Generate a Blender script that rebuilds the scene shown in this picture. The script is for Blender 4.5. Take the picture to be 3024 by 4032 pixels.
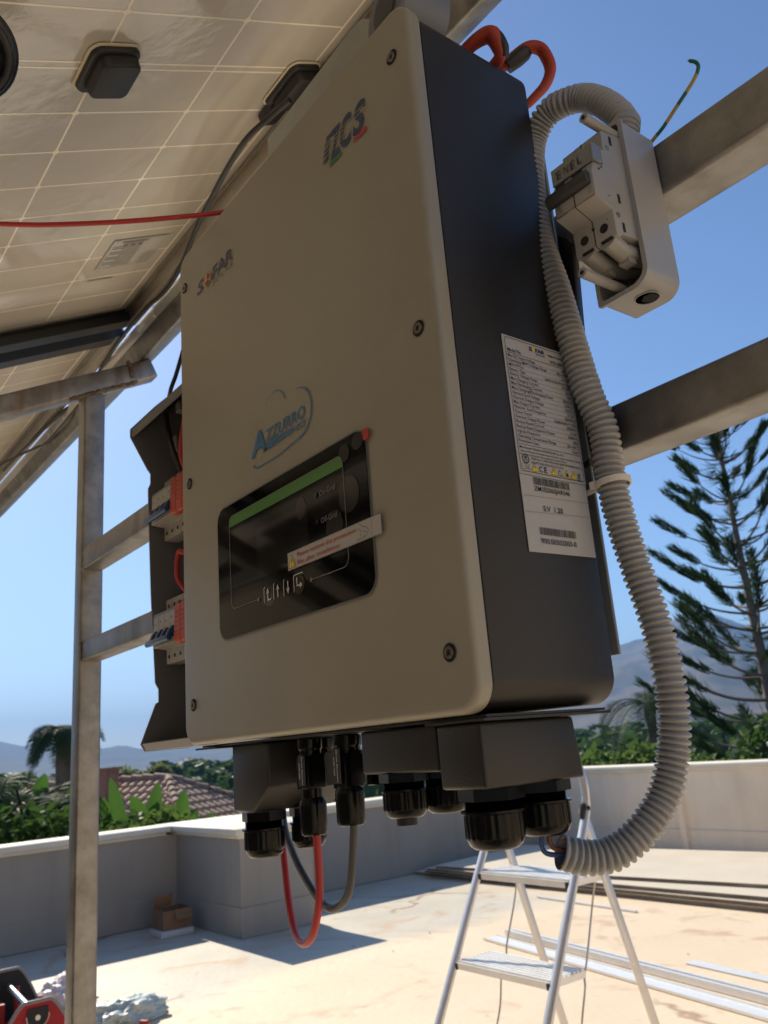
import bpy, bmesh, math, random
from mathutils import Vector, Matrix, noise
R = math.radians
for o in list(bpy.data.objects): bpy.data.objects.remove(o)
scene = bpy.context.scene
COL = scene.collection

# ---------------------------------------------------------------- camera
cam_d = bpy.data.cameras.new("camera")
cam = bpy.data.objects.new("camera", cam_d); COL.objects.link(cam)
CAM = Vector((0.7393, -0.3287, 1.4364))
Mc = Matrix(((0.5995, 0.2624, 0.7561), (0.7965, -0.1037, -0.5956), (-0.0779, 0.9594, -0.2712)))
q = Mc.to_quaternion().normalized()
cam.rotation_mode = 'QUATERNION'; cam.rotation_quaternion = q; cam.location = CAM
cam_d.sensor_fit = 'VERTICAL'; cam_d.sensor_height = 36; cam_d.sensor_width = 27
cam_d.lens = 36 * 3261 / 4032
cam_d.clip_start = 0.02; cam_d.clip_end = 40000
cam_d.dof.use_dof = True; cam_d.dof.focus_distance = 0.66; cam_d.dof.aperture_fstop = 16.0
scene.camera = cam
scene.render.resolution_x = 768; scene.render.resolution_y = 1024

# ---------------------------------------------------------------- light
SUN = Vector((-1.07, 0.13, 0.857)).normalized()
SUN_EL = math.asin(SUN.z); SUN_AZ = math.atan2(SUN.x, SUN.y)
w = bpy.data.worlds.new("World"); scene.world = w; w.use_nodes = True
nt = w.node_tree; bg = nt.nodes['Background']
sky = nt.nodes.new('ShaderNodeTexSky'); sky.sky_type = 'NISHITA'; sky.sun_disc = False
sky.sun_elevation = SUN_EL; sky.sun_rotation = SUN_AZ
sky.air_density = 1.0; sky.dust_density = 0.45; sky.ozone_density = 6.0; sky.altitude = 50
nt.links.new(sky.outputs[0], bg.inputs[0]); bg.inputs[1].default_value = 0.105
sd = bpy.data.lights.new("sun", 'SUN'); so = bpy.data.objects.new("sun", sd); COL.objects.link(so)
sd.energy = 5.0; sd.angle = R(0.53); sd.color = (1.0, 0.92, 0.76)
so.rotation_mode = 'QUATERNION'; so.rotation_quaternion = SUN.to_track_quat('Z', 'Y'); so.location = (-6, 2, 12)
scene.view_settings.view_transform = 'Standard'; scene.view_settings.look = 'None'
scene.view_settings.exposure = 0.5; scene.view_settings.gamma = 1.0
scene.view_settings.use_curve_mapping = False
scene.render.engine = 'CYCLES'
scene.cycles.max_bounces = 8; scene.cycles.diffuse_bounces = 5
scene.cycles.volume_bounces = 0

# ---------------------------------------------------------------- helpers
ORG = {}
class MB:
    def __init__(s): s.v = []; s.f = []; s.m = []
    def add(s, vs, fs, mi=0):
        n = len(s.v); s.v += [Vector(v) for v in vs]; s.f += [tuple(i + n for i in f) for f in fs]; s.m += [mi] * len(fs); return s
    def box(s, x0, x1, y0, y1, z0, z1, mi=0):
        return s.add([(x0,y0,z0),(x1,y0,z0),(x1,y1,z0),(x0,y1,z0),(x0,y0,z1),(x1,y0,z1),(x1,y1,z1),(x0,y1,z1)],
                     [(0,3,2,1),(4,5,6,7),(0,1,5,4),(1,2,6,5),(2,3,7,6),(3,0,4,7)], mi)
    def obox(s, c, ax, ay, az, hx, hy, hz, mi=0):
        c = Vector(c); ax = Vector(ax).normalized()*hx; ay = Vector(ay).normalized()*hy; az = Vector(az).normalized()*hz
        vs = [c+ax*i+ay*j+az*k for k in (-1,1) for i,j in ((-1,-1),(1,-1),(1,1),(-1,1))]
        return s.add(vs, [(0,3,2,1),(4,5,6,7),(0,1,5,4),(1,2,6,5),(2,3,7,6),(3,0,4,7)], mi)
    def prism(s, poly, f0, f1, mi=0):
        # poly: list of 2D points; f0, f1 map (u,v)->3D for both ends
        n = len(poly)
        return s.add([f0(*p) for p in poly] + [f1(*p) for p in poly],
                     [tuple(range(n))[::-1], tuple(range(n, 2*n))] + [(i, (i+1) % n, n+(i+1) % n, n+i) for i in range(n)], mi)
    def tube(s, path, rad, n=12, cap=True, mi=0, flat=1.0):
        P = [Vector(p) for p in path]; m = len(P)
        rr = rad if hasattr(rad, '__len__') else [rad]*m
        T = [(P[min(i+1,m-1)]-P[max(i-1,0)]).normalized() for i in range(m)]
        up = Vector((0,0,1)) if abs(T[0].z) < .9 else Vector((1,0,0))
        N = (up - T[0]*up.dot(T[0])).normalized(); vs = []
        for i in range(m):
            N = (N - T[i]*N.dot(T[i])).normalized(); Bn = T[i].cross(N)
            for k in range(n):
                a = 2*math.pi*k/n; vs.append(P[i] + (N*math.cos(a)*flat + Bn*math.sin(a))*rr[i])
        fs = [(i*n+k, i*n+(k+1) % n, (i+1)*n+(k+1) % n, (i+1)*n+k) for i in range(m-1) for k in range(n)]
        if cap: fs += [tuple(range(n))[::-1], tuple(range((m-1)*n, m*n))]
        return s.add(vs, fs, mi)
    def lathe(s, prof, c, axis=(0,0,1), n=32, mi=0):
        # prof: (radius, distance along axis); radius>0, closed with end caps
        ax = Vector(axis).normalized(); u = ax.orthogonal().normalized(); v = ax.cross(u); c = Vector(c); vs = []
        for r, h in prof:
            for k in range(n):
                a = 2*math.pi*k/n; vs.append(c + ax*h + (u*math.cos(a)+v*math.sin(a))*max(r,1e-5))
        m = len(prof)
        fs = [(i*n+k, i*n+(k+1) % n, (i+1)*n+(k+1) % n, (i+1)*n+k) for i in range(m-1) for k in range(n)]
        fs += [tuple(range(n))[::-1], tuple(range((m-1)*n, m*n))]
        return s.add(vs, fs, mi)
    def merge(s, o, fn=None, mi=0):
        return s.add([fn(v) if fn else v for v in o.v], o.f, mi)

def rrect(x0, x1, z0, z1, r, seg=8, rs=None):
    rs = rs or (r, r, r, r)    # order: bl, br, tr, tl
    out = []
    for (cx, cz, a0), rr in zip(((x0, z0, 180), (x1, z0, 270), (x1, z1, 0), (x0, z1, 90)), rs):
        sx = 1 if cx == x0 else -1; sz = 1 if cz == z0 else -1
        if rr <= 0: out.append((cx, cz)); continue
        for k in range(seg+1):
            a = R(a0 + 90*k/seg); out.append((cx+sx*rr+rr*math.cos(a), cz+sz*rr+rr*math.sin(a)))
    return out

def smooth_path(pts, sub=8):
    P = [Vector(p) for p in pts]; P = [P[0]*2-P[1]] + P + [P[-1]*2-P[-2]]; out = []
    for i in range(1, len(P)-2):
        a, b, c, d = P[i-1:i+3]
        for k in range(sub):
            t = k/sub
            out.append(.5*((2*b)+(c-a)*t+(2*a-5*b+4*c-d)*t*t+(3*b-a-3*c+d)*t**3))
    out.append(P[-2]); return out

def resample(path, step):
    out = [path[0]]; acc = 0
    for a, b in zip(path, path[1:]):
        L = (b-a).length; pos = step-acc
        while pos <= L: out.append(a.lerp(b, pos/L)); pos += step
        acc = (acc+L) % step
    return out

def obj(name, mb, mat, parent=None, smooth=None, bevel=0, bseg=2, loc=None, label=None):
    me = bpy.data.meshes.new(name)
    L = ORG[parent.name] if parent is not None else (Vector(loc) if loc is not None else Vector((0,0,0)))
    me.from_pydata([v-L for v in mb.v], [], mb.f)
    mats = mat if isinstance(mat, (list, tuple)) else [mat]
    for m_ in mats: me.materials.append(m_)
    if len(mats) > 1:
        for p, i in zip(me.polygons, mb.m): p.material_index = i
    bm = bmesh.new(); bm.from_mesh(me)
    if bevel:
        bmesh.ops.remove_doubles(bm, verts=bm.verts, dist=1e-6)
        es = [e for e in bm.edges if len(e.link_faces) == 2 and e.calc_face_angle(0) > R(35)]
        bmesh.ops.bevel(bm, geom=es, offset=bevel, segments=bseg, affect='EDGES', profile=.5, clamp_overlap=True)
    bmesh.ops.recalc_face_normals(bm, faces=bm.faces)
    bm.to_mesh(me); bm.free()
    if smooth or bevel:
        for p in me.polygons: p.use_smooth = True
        me.set_sharp_from_angle(angle=R(smooth or 40))
    o = bpy.data.objects.new(name, me); COL.objects.link(o)
    if parent is not None: o.parent = parent; ORG[o.name] = L
    else: o.location = L; ORG[o.name] = L
    if label: o['label'] = label
    return o

def objs(name, mb, mat, parent=None, **kw):
    """one object per loose piece of the builder"""
    par_ = list(range(len(mb.v)))
    def fd(i):
        while par_[i] != i: par_[i] = par_[par_[i]]; i = par_[i]
        return i
    for f_ in mb.f:
        for i in f_[1:]: par_[fd(i)] = fd(f_[0])
    gr_ = {}
    for f_ in mb.f: gr_.setdefault(fd(f_[0]), []).append(f_)
    out = []
    for fs_ in gr_.values():
        ids = sorted({i for f_ in fs_ for i in f_}); mp_ = {a: k for k, a in enumerate(ids)}; m2 = MB(); m2.add([mb.v[i] for i in ids], [tuple(mp_[i] for i in f_) for f_ in fs_]); out.append(obj(name, m2, mat, parent, **kw))
    return out

def tag(o, label, cat, group=None):
    o['label'] = label; o['category'] = cat
    if group: o['group'] = group
    return o
def thing(name, label, cat, loc, group=None):
    o = bpy.data.objects.new(name, None); COL.objects.link(o); o.location = loc; o.empty_display_size = .05
    ORG[o.name] = Vector(loc); return tag(o, label, cat, group)
def struct(o, kind='structure'): o['kind'] = kind; return o
def dup(root, loc, label=None):
    r_ = root.copy(); COL.objects.link(r_); r_.location = loc
    if label: r_['label'] = label
    for ch in list(root.children):
        c = ch.copy(); COL.objects.link(c); c.parent = r_
        for g in ch.children:
            d = g.copy(); COL.objects.link(d); d.parent = c
    return r_

_fc = {}
def text_poly(s, off=0.0, shear=0.0, space=1.0):
    key = (s, off, shear, space)
    if key in _fc: return _fc[key]
    cu = bpy.data.curves.new('t', 'FONT'); cu.body = s; cu.size = 1; cu.offset = off; cu.shear = shear; cu.space_character = space
    cu.resolution_u = 3
    o = bpy.data.objects.new('t', cu); COL.objects.link(o)
    dg = bpy.context.evaluated_depsgraph_get(); me = bpy.data.meshes.new_from_object(o.evaluated_get(dg))
    vs = [(v.co.x, v.co.y) for v in me.vertices]; fs = [tuple(p.vertices) for p in me.polygons]
    bpy.data.objects.remove(o); bpy.data.curves.remove(cu); bpy.data.meshes.remove(me)
    xs = [v[0] for v in vs] or [0]; ys = [v[1] for v in vs] or [0]
    _fc[key] = (vs, fs, min(xs), max(xs), min(ys), max(ys)); return _fc[key]
def put_text(mb, s, fn, x, y, h, w=None, align='l', off=0.0, shear=0.0, ang=0.0, mi=0, full=False, space=1.0):
    """lay flat lettering s with cap height h; fn maps (u,v) to 3D; w = wanted width"""
    vs, fs, x0, x1, y0, y1 = text_poly(s, off, shear, space)
    cap = .70; sy = h/cap if not full else h/(y1-y0); yb = y0 if full else 0
    sx = (w/(x1-x0)) if w else sy
    W_ = (x1-x0)*sx; ox = {'l': 0, 'r': -W_, 'c': -W_/2}[align]
    ca, sa = math.cos(ang), math.sin(ang); out = []
    for a, b in vs:
        u = (a-x0)*sx+ox; v = (b-yb)*sy; out.append(fn(x+u*ca-v*sa, y+u*sa+v*ca))
    mb.add(out, fs, mi); return W_
def strip(mb, pts, wd, fn, mi=0, closed=False):
    """flat line of width wd through 2D pts"""
    P = [Vector(p) for p in pts]; n = len(P); wds = wd if hasattr(wd, '__len__') else [wd]*n; A = []; Bb = []
    for i in range(n):
        a = P[(i-1) % n] if closed else P[max(i-1,0)]; b = P[(i+1) % n] if closed else P[min(i+1,n-1)]
        t = (b-a).normalized(); nn = Vector((-t.y, t.x)); A.append(P[i]+nn*wds[i]/2); Bb.append(P[i]-nn*wds[i]/2)
    vs = [fn(*p) for p in A+Bb]; m = n if closed else n-1
    mb.add(vs, [(i, (i+1) % n, n+(i+1) % n, n+i) for i in range(m)], mi)
def plate2d(mb, poly, fn, mi=0): mb.add([fn(*p) for p in poly], [tuple(range(len(poly)))], mi)
def disc(mb, x, y, rx, ry, fn, mi=0, n=20): plate2d(mb, [(x+rx*math.cos(2*math.pi*k/n), y+ry*math.sin(2*math.pi*k/n)) for k in range(n)], fn, mi)

# ---------------------------------------------------------------- materials
def mat(name, col, rough=.5, metal=0.0, var=0.0, vscale=8.0, bump=0.0, bscale=60.0, coat=0.0, col2=None, lo=.35, hi=.65, spec=.5, trans=0.0, emit=None, sss=0.0, stretch=None, rvar=0.0):
    m = bpy.data.materials.new(name); m.use_nodes = True; t = m.node_tree; N = t.nodes; b = N['Principled BSDF']
    c = (*col, 1) if len(col) == 3 else col
    b.inputs['Base Color'].default_value = c; b.inputs['Roughness'].default_value = rough; b.inputs['Metallic'].default_value = metal
    b.inputs['Specular IOR Level'].default_value = spec
    if coat: b.inputs['Coat Weight'].default_value = coat; b.inputs['Coat Roughness'].default_value = .04
    if trans: b.inputs['Transmission Weight'].default_value = trans
    if sss: b.inputs['Subsurface Weight'].default_value = sss; b.inputs['Subsurface Radius'].default_value = (.004,.004,.003)
    tc = N.new('ShaderNodeTexCoord'); src = tc.outputs['Object']
    if stretch:
        mp = N.new('ShaderNodeMapping'); mp.inputs['Scale'].default_value = stretch; t.links.new(src, mp.inputs[0]); src = mp.outputs[0]
    if var or col2:
        n = N.new('ShaderNodeTexNoise'); n.inputs['Scale'].default_value = vscale; n.inputs['Detail'].default_value = 6; n.inputs['Roughness'].default_value = .6
        t.links.new(src, n.inputs['Vector'])
        rp = N.new('ShaderNodeValToRGB'); rp.color_ramp.elements[0].position = lo; rp.color_ramp.elements[1].position = hi
        if col2: a_, b_ = c, (*col2, 1)
        else: a_ = tuple(x*(1-var) for x in c[:3])+(1,); b_ = tuple(min(1, x*(1+var)) for x in c[:3])+(1,)
        rp.color_ramp.elements[0].color = a_; rp.color_ramp.elements[1].color = b_
        t.links.new(n.outputs['Fac'], rp.inputs[0]); t.links.new(rp.outputs[0], b.inputs['Base Color'])
        if rvar:
            mr = N.new('ShaderNodeMapRange'); mr.inputs['To Min'].default_value = max(.02, rough-rvar); mr.inputs['To Max'].default_value = rough+rvar
            t.links.new(n.outputs['Fac'], mr.inputs[0]); t.links.new(mr.outputs[0], b.inputs['Roughness'])
    if bump:
        n2 = N.new('ShaderNodeTexNoise'); n2.inputs['Scale'].default_value = bscale; n2.inputs['Detail'].default_value = 3
        t.links.new(src, n2.inputs['Vector'])
        bp = N.new('ShaderNodeBump'); bp.inputs['Strength'].default_value = bump; bp.inputs['Distance'].default_value = .002
        t.links.new(n2.outputs['Fac'], bp.inputs['Height']); t.links.new(bp.outputs[0], b.inputs['Normal'])
    return m
M = {}
M['cream'] = mat('cream powder coat', (.262,.244,.190), .38, var=.055, vscale=7, bump=.10, bscale=900, rvar=.12)
M['char'] = mat('charcoal powder coat', (.0115,.0105,.0100), .5, var=.12, vscale=6, bump=.12, bscale=900)
M['char2'] = mat('charcoal moulded cover', (.0085,.0082,.008), .45, var=.05, bump=.15, bscale=700)
M['blackpl'] = mat('black plastic', (.004,.004,.0043), .2, spec=.2)
M['screw'] = mat('dull screw steel', (.14,.13,.12), .35, .9)
M['blackmat'] = mat('black matt plastic', (.012,.012,.013), .5, bump=.1, bscale=300)
M['silver'] = mat('screw steel', (.45,.44,.42), .3, 1.0)
M['paper'] = mat('white label paper', (.36,.36,.36), .45, var=.02, vscale=20)
M['ink'] = mat('black ink', (.015,.015,.017), .5)
M['inkblue'] = mat('dark blue print', (.01,.028,.095), .4)
M['azure'] = mat('light blue print', (.02,.13,.26), .4)
M['orangep'] = mat('orange print', (.55,.22,.03), .4)
M['greenp'] = mat('green print', (.02,.16,.04), .4)
M['redp'] = mat('red print', (.36,.025,.018), .4)
M['yellowp'] = mat('yellow print', (.75,.55,.02), .4)
M['greenbar'] = mat('green display strip', (.045,.17,.02), .3, coat=.2)
M['dispblk'] = mat('glossy display foil', (.003,.0035,.004), .05, spec=.14)
M['dispedge'] = mat('display foil border', (.12,.12,.12), .3)
M['lcd'] = mat('display window', (.012,.0115,.011), .06, spec=.2)
M['dispgrey'] = mat('grey display print', (.15,.15,.15), .3)
M['dispwhite'] = mat('white display print', (.5,.5,.5), .3)
M['bubble'] = mat('air bubble in film', (.016,.015,.014), .12, spec=.3)
M['sticker'] = mat('white warning sticker', (.36,.35,.33), .35)
def galv(name, base=(.30,.285,.265), hi_=(.45,.43,.40), rust=False):
    m = mat(name, base, .40, .85, col2=hi_, vscale=28, lo=.3, hi=.72, bump=.25, bscale=120, rvar=.12)
    t = m.node_tree; N = t.nodes; b = N['Principled BSDF']
    base_link = b.inputs['Base Color'].links[0].from_socket
    n = N.new('ShaderNodeTexNoise'); n.inputs['Scale'].default_value = 5; n.inputs['Detail'].default_value = 8
    tc = [x for x in N if x.type == 'TEX_COORD'][0]; mp = N.new('ShaderNodeMapping'); mp.inputs['Scale'].default_value = (4, 4, .7)
    t.links.new(tc.outputs['Object'], mp.inputs[0]); t.links.new(mp.outputs[0], n.inputs['Vector'])
    rp = N.new('ShaderNodeValToRGB'); rp.color_ramp.elements[0].position = .5; rp.color_ramp.elements[1].position = .72
    rp.color_ramp.elements[0].color = (0,0,0,1); rp.color_ramp.elements[1].color = (1,1,1,1)
    t.links.new(n.outputs['Fac'], rp.inputs[0])
    mx = N.new('ShaderNodeMix'); mx.data_type = 'RGBA'; t.links.new(rp.outputs[0], mx.inputs[0])
    t.links.new(base_link, mx.inputs[6]); mx.inputs[7].default_value = (.15,.10,.065,1) if rust else (.15,.14,.125,1)
    t.links.new(mx.outputs[2], b.inputs['Base Color'])
    return m
M['galv'] = galv('galvanised steel', (.16,.157,.152), (.31,.305,.295)); M['galvrust'] = galv('galvanised steel with rust', (.16,.157,.152), (.31,.305,.295), rust=True)
M['weld'] = mat('rusty weld', (.07,.04,.025), .8, .2, col2=(.20,.16,.12), vscale=60, bump=.8, bscale=150)
M['aluglare'] = mat('aluminium with sun glare in colour', (.88,.87,.84), .38, .35, var=.04, vscale=20)  # sun glare on the metal is put into the pale base colour
M['alu'] = mat('bare aluminium', (.70,.68,.64), .42, .8, var=.06, vscale=20, stretch=(1,1,1))
M['alub'] = mat('brushed aluminium', (.66,.65,.64), .36, .75, var=.04, vscale=30)
M['blackframe'] = mat('black anodised frame', (.018,.018,.02), .35, .3)
M['brownframe'] = mat('aluminium module frame', (.34,.31,.27), .28, .7, var=.12, vscale=6)
M['encl'] = mat('grey enclosure plastic', (.15,.148,.148), .4, var=.04, vscale=6)
M['white'] = mat('white moulded plastic', (.30,.29,.27), .38, var=.04, vscale=10)
M['whitebox'] = mat('light grey box plastic', (.32,.315,.305), .28, var=.05, vscale=9)
M['spd'] = mat('orange red plastic', (.40,.055,.03), .45)
M['blue'] = mat('blue plastic', (.02,.075,.19), .35)
M['darktog'] = mat('dark toggle plastic', (.03,.03,.032), .45)
M['hole'] = mat('dark recess', (.01,.01,.01), .8)
M['clear'] = mat('clear label cover', (.15,.16,.155), .2, coat=.5)
M['conduit'] = mat('grey corrugated plastic', (.30,.30,.295), .42, var=.05, vscale=12, sss=.15)
M['redcab'] = mat('red cable sheath', (.38,.025,.025), .45)
M['blkcab'] = mat('black cable sheath', (.012,.012,.014), .4)
M['greycab'] = mat('dark grey cable sheath', (.06,.062,.064), .5)
M['bluew'] = mat('blue wire sheath', (.02,.06,.22), .4)
M['brownw'] = mat('brown wire sheath', (.12,.04,.015), .4)
M['copper'] = mat('copper strands', (.55,.2,.08), .35, 1.0)
M['nylon'] = mat('natural nylon tie', (.62,.58,.50), .4)
M['orange'] = mat('orange red grip', (.32,.035,.015), .55, bump=.3, bscale=400)
M['plate'] = mat('dull zinc plate', (.30,.32,.31), .4, .4, var=.1, vscale=12)
M['tape'] = mat('grey tape', (.13,.14,.16), .45, var=.1)
M['tapedark'] = mat('dark tape core', (.045,.045,.05), .5)
# inner material for yellow-green earth wire
m = mat('yellow and green sheath', (.42,.30,.05), .45); t = m.node_tree
wv = t.nodes.new('ShaderNodeTexWave'); wv.wave_type = 'BANDS'; wv.bands_direction = 'DIAGONAL'; wv.inputs['Scale'].default_value = 18
rp = t.nodes.new('ShaderNodeValToRGB'); rp.color_ramp.interpolation = 'CONSTANT'; rp.color_ramp.elements[1].position = .62
rp.color_ramp.elements[0].color = (.40,.28,.05,1); rp.color_ramp.elements[1].color = (.01,.13,.07,1)
t.links.new([x for x in t.nodes if x.type == 'TEX_COORD'][0].outputs['Object'], wv.inputs[0]); t.links.new(wv.outputs['Fac'], rp.inputs[0]); t.links.new(rp.outputs[0], t.nodes['Principled BSDF'].inputs['Base Color'])
M['earth'] = m

# ================================================================ THE SETTING
GZ = -6.5
# roof floor: coated concrete with stains, hairline cracks and a paler damp-grey zone along the walls
def floor_mat():
    m = bpy.data.materials.new('coated roof screed'); m.use_nodes = True; t = m.node_tree; N = t.nodes; L = t.links; b = N['Principled BSDF']
    g = N.new('ShaderNodeNewGeometry'); pos = g.outputs['Position']
    def noise_(sc, det=6, dist=0.0, vec=pos):
        n = N.new('ShaderNodeTexNoise'); n.inputs['Scale'].default_value = sc; n.inputs['Detail'].default_value = det; n.inputs['Distortion'].default_value = dist; L.new(vec, n.inputs['Vector']); return n.outputs['Fac']
    def ramp(f, p0, p1, c0=(0,0,0,1), c1=(1,1,1,1)):
        r_ = N.new('ShaderNodeValToRGB'); r_.color_ramp.elements[0].position = p0; r_.color_ramp.elements[1].position = p1; r_.color_ramp.elements[0].color = c0; r_.color_ramp.elements[1].color = c1; L.new(f, r_.inputs[0]); return r_.outputs[0]
    def mix(f, a, b_, bl='MIX'):
        x = N.new('ShaderNodeMix'); x.data_type = 'RGBA'; x.blend_type = bl
        if hasattr(f, 'links'): L.new(f, x.inputs[0])
        else: x.inputs[0].default_value = f
        for s_, i in ((a, 6), (b_, 7)):
            if hasattr(s_, 'links'): L.new(s_, x.inputs[i])
            else: x.inputs[i].default_value = s_
        return x.outputs[2]
    base = mix(ramp(noise_(.9), .3, .7), (.69,.54,.365,1), (.78,.625,.445,1))
    sep = N.new('ShaderNodeSeparateXYZ'); L.new(pos, sep.inputs[0])
    mr = N.new('ShaderNodeMath'); mr.operation = 'MULTIPLY_ADD'; L.new(noise_(.55, 4), mr.inputs[0]); mr.inputs[1].default_value = 1.3; L.new(sep.outputs['X'], mr.inputs[2])
    zone = N.new('ShaderNodeMapRange'); L.new(mr.outputs[0], zone.inputs[0]); zone.inputs['From Min'].default_value = -4.35; zone.inputs['From Max'].default_value = -3.95; zone.inputs['To Min'].default_value = 1; zone.inputs['To Max'].default_value = 0
    zoney = N.new('ShaderNodeMapRange'); L.new(sep.outputs['Y'], zoney.inputs[0]); zoney.inputs['From Min'].default_value = 5.4; zoney.inputs['From Max'].default_value = 5.9; zoney.inputs['To Min'].default_value = 1; zoney.inputs['To Max'].default_value = .4
    zm = N.new('ShaderNodeMath'); zm.operation = 'MULTIPLY'; L.new(zone.outputs[0], zm.inputs[0]); L.new(zoney.outputs[0], zm.inputs[1])
    grey = mix(ramp(noise_(2.2), .35, .7), (.50,.45,.36,1), (.58,.525,.43,1))
    c = mix(zm.outputs[0], base, grey)
    st = ramp(noise_(1.6, 10, 1.6), .57, .70); c = mix(mixf(N, L, st, .6), c, (.50,.30,.17,1))
    st2 = ramp(noise_(4.5, 8, .8), .64, .74); c = mix(mixf(N, L, st2, .4), c, (.30,.22,.15,1))
    # hairline cracks
    vo = N.new('ShaderNodeTexVoronoi'); vo.feature = 'DISTANCE_TO_EDGE'; vo.inputs['Scale'].default_value = .42
    nn = N.new('ShaderNodeTexNoise'); nn.inputs['Scale'].default_value = 2.5; nn.inputs['Detail'].default_value = 8; L.new(pos, nn.inputs['Vector'])
    va = N.new('ShaderNodeVectorMath'); va.operation = 'MULTIPLY_ADD'; L.new(nn.outputs['Color'], va.inputs[0]); va.inputs[1].default_value = (.5,.5,.5); L.new(pos, va.inputs[2]); L.new(va.outputs[0], vo.inputs['Vector'])
    cr = ramp(vo.outputs['Distance'], .002, .014, (1,1,1,1), (0,0,0,1)); pk = ramp(noise_(.7, 2), .5, .6)
    mm = N.new('ShaderNodeMath'); mm.operation = 'MULTIPLY'; L.new(cr, mm.inputs[0]); L.new(pk, mm.inputs[1])
    c = mix(mixf(N, L, mm.outputs[0], .85), c, (.30,.15,.08,1))
    L.new(c, b.inputs['Base Color']); b.inputs['Roughness'].default_value = .62
    bp = N.new('ShaderNodeBump'); bp.inputs['Strength'].default_value = .35; bp.inputs['Distance'].default_value = .01; L.new(noise_(18, 6), bp.inputs['Height']); L.new(bp.outputs[0], b.inputs['Normal'])
    return m
def mixf(N, L, sock, k):
    x = N.new('ShaderNodeMath'); x.operation = 'MULTIPLY'; L.new(sock, x.inputs[0]); x.inputs[1].default_value = k; return x.outputs[0]
M['floor'] = floor_mat()
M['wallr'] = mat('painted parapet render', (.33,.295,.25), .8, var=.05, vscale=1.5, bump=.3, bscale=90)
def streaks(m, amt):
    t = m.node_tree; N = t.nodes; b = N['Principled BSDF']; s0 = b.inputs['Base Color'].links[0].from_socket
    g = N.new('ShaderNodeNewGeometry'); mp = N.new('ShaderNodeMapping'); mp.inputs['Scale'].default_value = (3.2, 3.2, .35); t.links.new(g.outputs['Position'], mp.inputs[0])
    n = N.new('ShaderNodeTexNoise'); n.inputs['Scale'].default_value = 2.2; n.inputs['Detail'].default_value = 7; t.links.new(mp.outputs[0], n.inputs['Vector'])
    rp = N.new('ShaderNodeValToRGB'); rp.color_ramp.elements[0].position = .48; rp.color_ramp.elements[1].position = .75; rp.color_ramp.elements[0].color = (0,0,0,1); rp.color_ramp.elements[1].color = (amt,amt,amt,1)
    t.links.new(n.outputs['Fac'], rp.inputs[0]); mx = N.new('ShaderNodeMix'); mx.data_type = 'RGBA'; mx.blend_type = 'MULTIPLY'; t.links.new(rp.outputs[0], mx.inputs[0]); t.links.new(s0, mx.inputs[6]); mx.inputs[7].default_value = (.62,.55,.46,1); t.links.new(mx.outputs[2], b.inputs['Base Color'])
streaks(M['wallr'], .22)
M['wallbounce'] = mat('north parapet render with bounce light', (.80,.69,.54), .8, var=.07, vscale=1.2, bump=.3, bscale=90)  # lighter than the other parapet: bounced floor light put into the colour
streaks(M['wallbounce'], .2)
M['cope'] = mat('pale coping plaster', (.70,.64,.53), .7, var=.06, vscale=3, bump=.25, bscale=60)
fl = obj('roof_floor', MB().box(-7.33, 9, -7.5, 8.62, -.35, 0), M['floor'], loc=(0,0,0)); struct(fl)
# building walls under the roof slab
struct(obj('building_block', MB().box(-7.62, 9.3, -7.8, 8.9, GZ, -.352), M['wallr']))
def parapet(label, x0, x1, y0, y1, h, face, extra=None, caps=None):
    p = thing('parapet_wall', label, 'wall', ((x0+x1)/2, (y0+y1)/2, 0))
    wb = MB().box(x0, x1, y0, y1, -.35, h-.085)
    if extra: wb.box(*extra)
    obj('wall_render', wb, M['wallr'] if face == 'x' else M['wallbounce'], p)
    # moulded coping: slab on a smaller ogee, both proud of the wall
    for bx in (caps or []):
        (a, b_, c, d) = bx
        # two stepped courses
        cb = MB().box(a+.035, b_-.035, c+.035, d-.035, h-.084, h-.052); cb.box(a, b_, c, d, h-.0518, h)
        obj('coping', cb, M['cope'], p, bevel=.008, bseg=2)
    sk = MB()
    if face == 'x':
        sk.box(x1, x1+.012, y0, y1, 0.001, .235)
        if extra: sk.box(extra[1]-.001, extra[1]+.012, extra[2]-.012, extra[3]+.012, .001, .235); sk.box(x1+.0125, extra[1]-.0012, extra[2]-.012, extra[2]+.001, .001, .235)
    else: sk.box(x0, x1, y0-.012, y0, .001, .235)
    obj('skirting_upstand', sk, M['wallr'] if face == 'x' else M['wallbounce'], p, bevel=.004, bseg=1)
    return p
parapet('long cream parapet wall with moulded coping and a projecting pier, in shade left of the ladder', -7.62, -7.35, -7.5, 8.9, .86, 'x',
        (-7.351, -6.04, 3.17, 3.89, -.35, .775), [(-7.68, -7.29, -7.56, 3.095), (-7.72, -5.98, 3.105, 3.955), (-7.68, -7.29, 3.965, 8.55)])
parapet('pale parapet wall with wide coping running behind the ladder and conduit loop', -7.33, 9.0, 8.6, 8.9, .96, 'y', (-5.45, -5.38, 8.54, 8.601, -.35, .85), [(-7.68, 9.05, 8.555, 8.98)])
# outer wall of a lower terrace seen as a paler strip behind the north coping
pw = obj('parapet_wall', MB().box(-6.0, 12, 12.0, 12.3, GZ, .98).box(-6.1, 12, 11.95, 12.36, .9805, 1.05), M['cope'], bevel=.01, loc=(0,12,0))
tag(pw, 'low far pale wall beyond the parapet coping at the right edge', 'wall')

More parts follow.
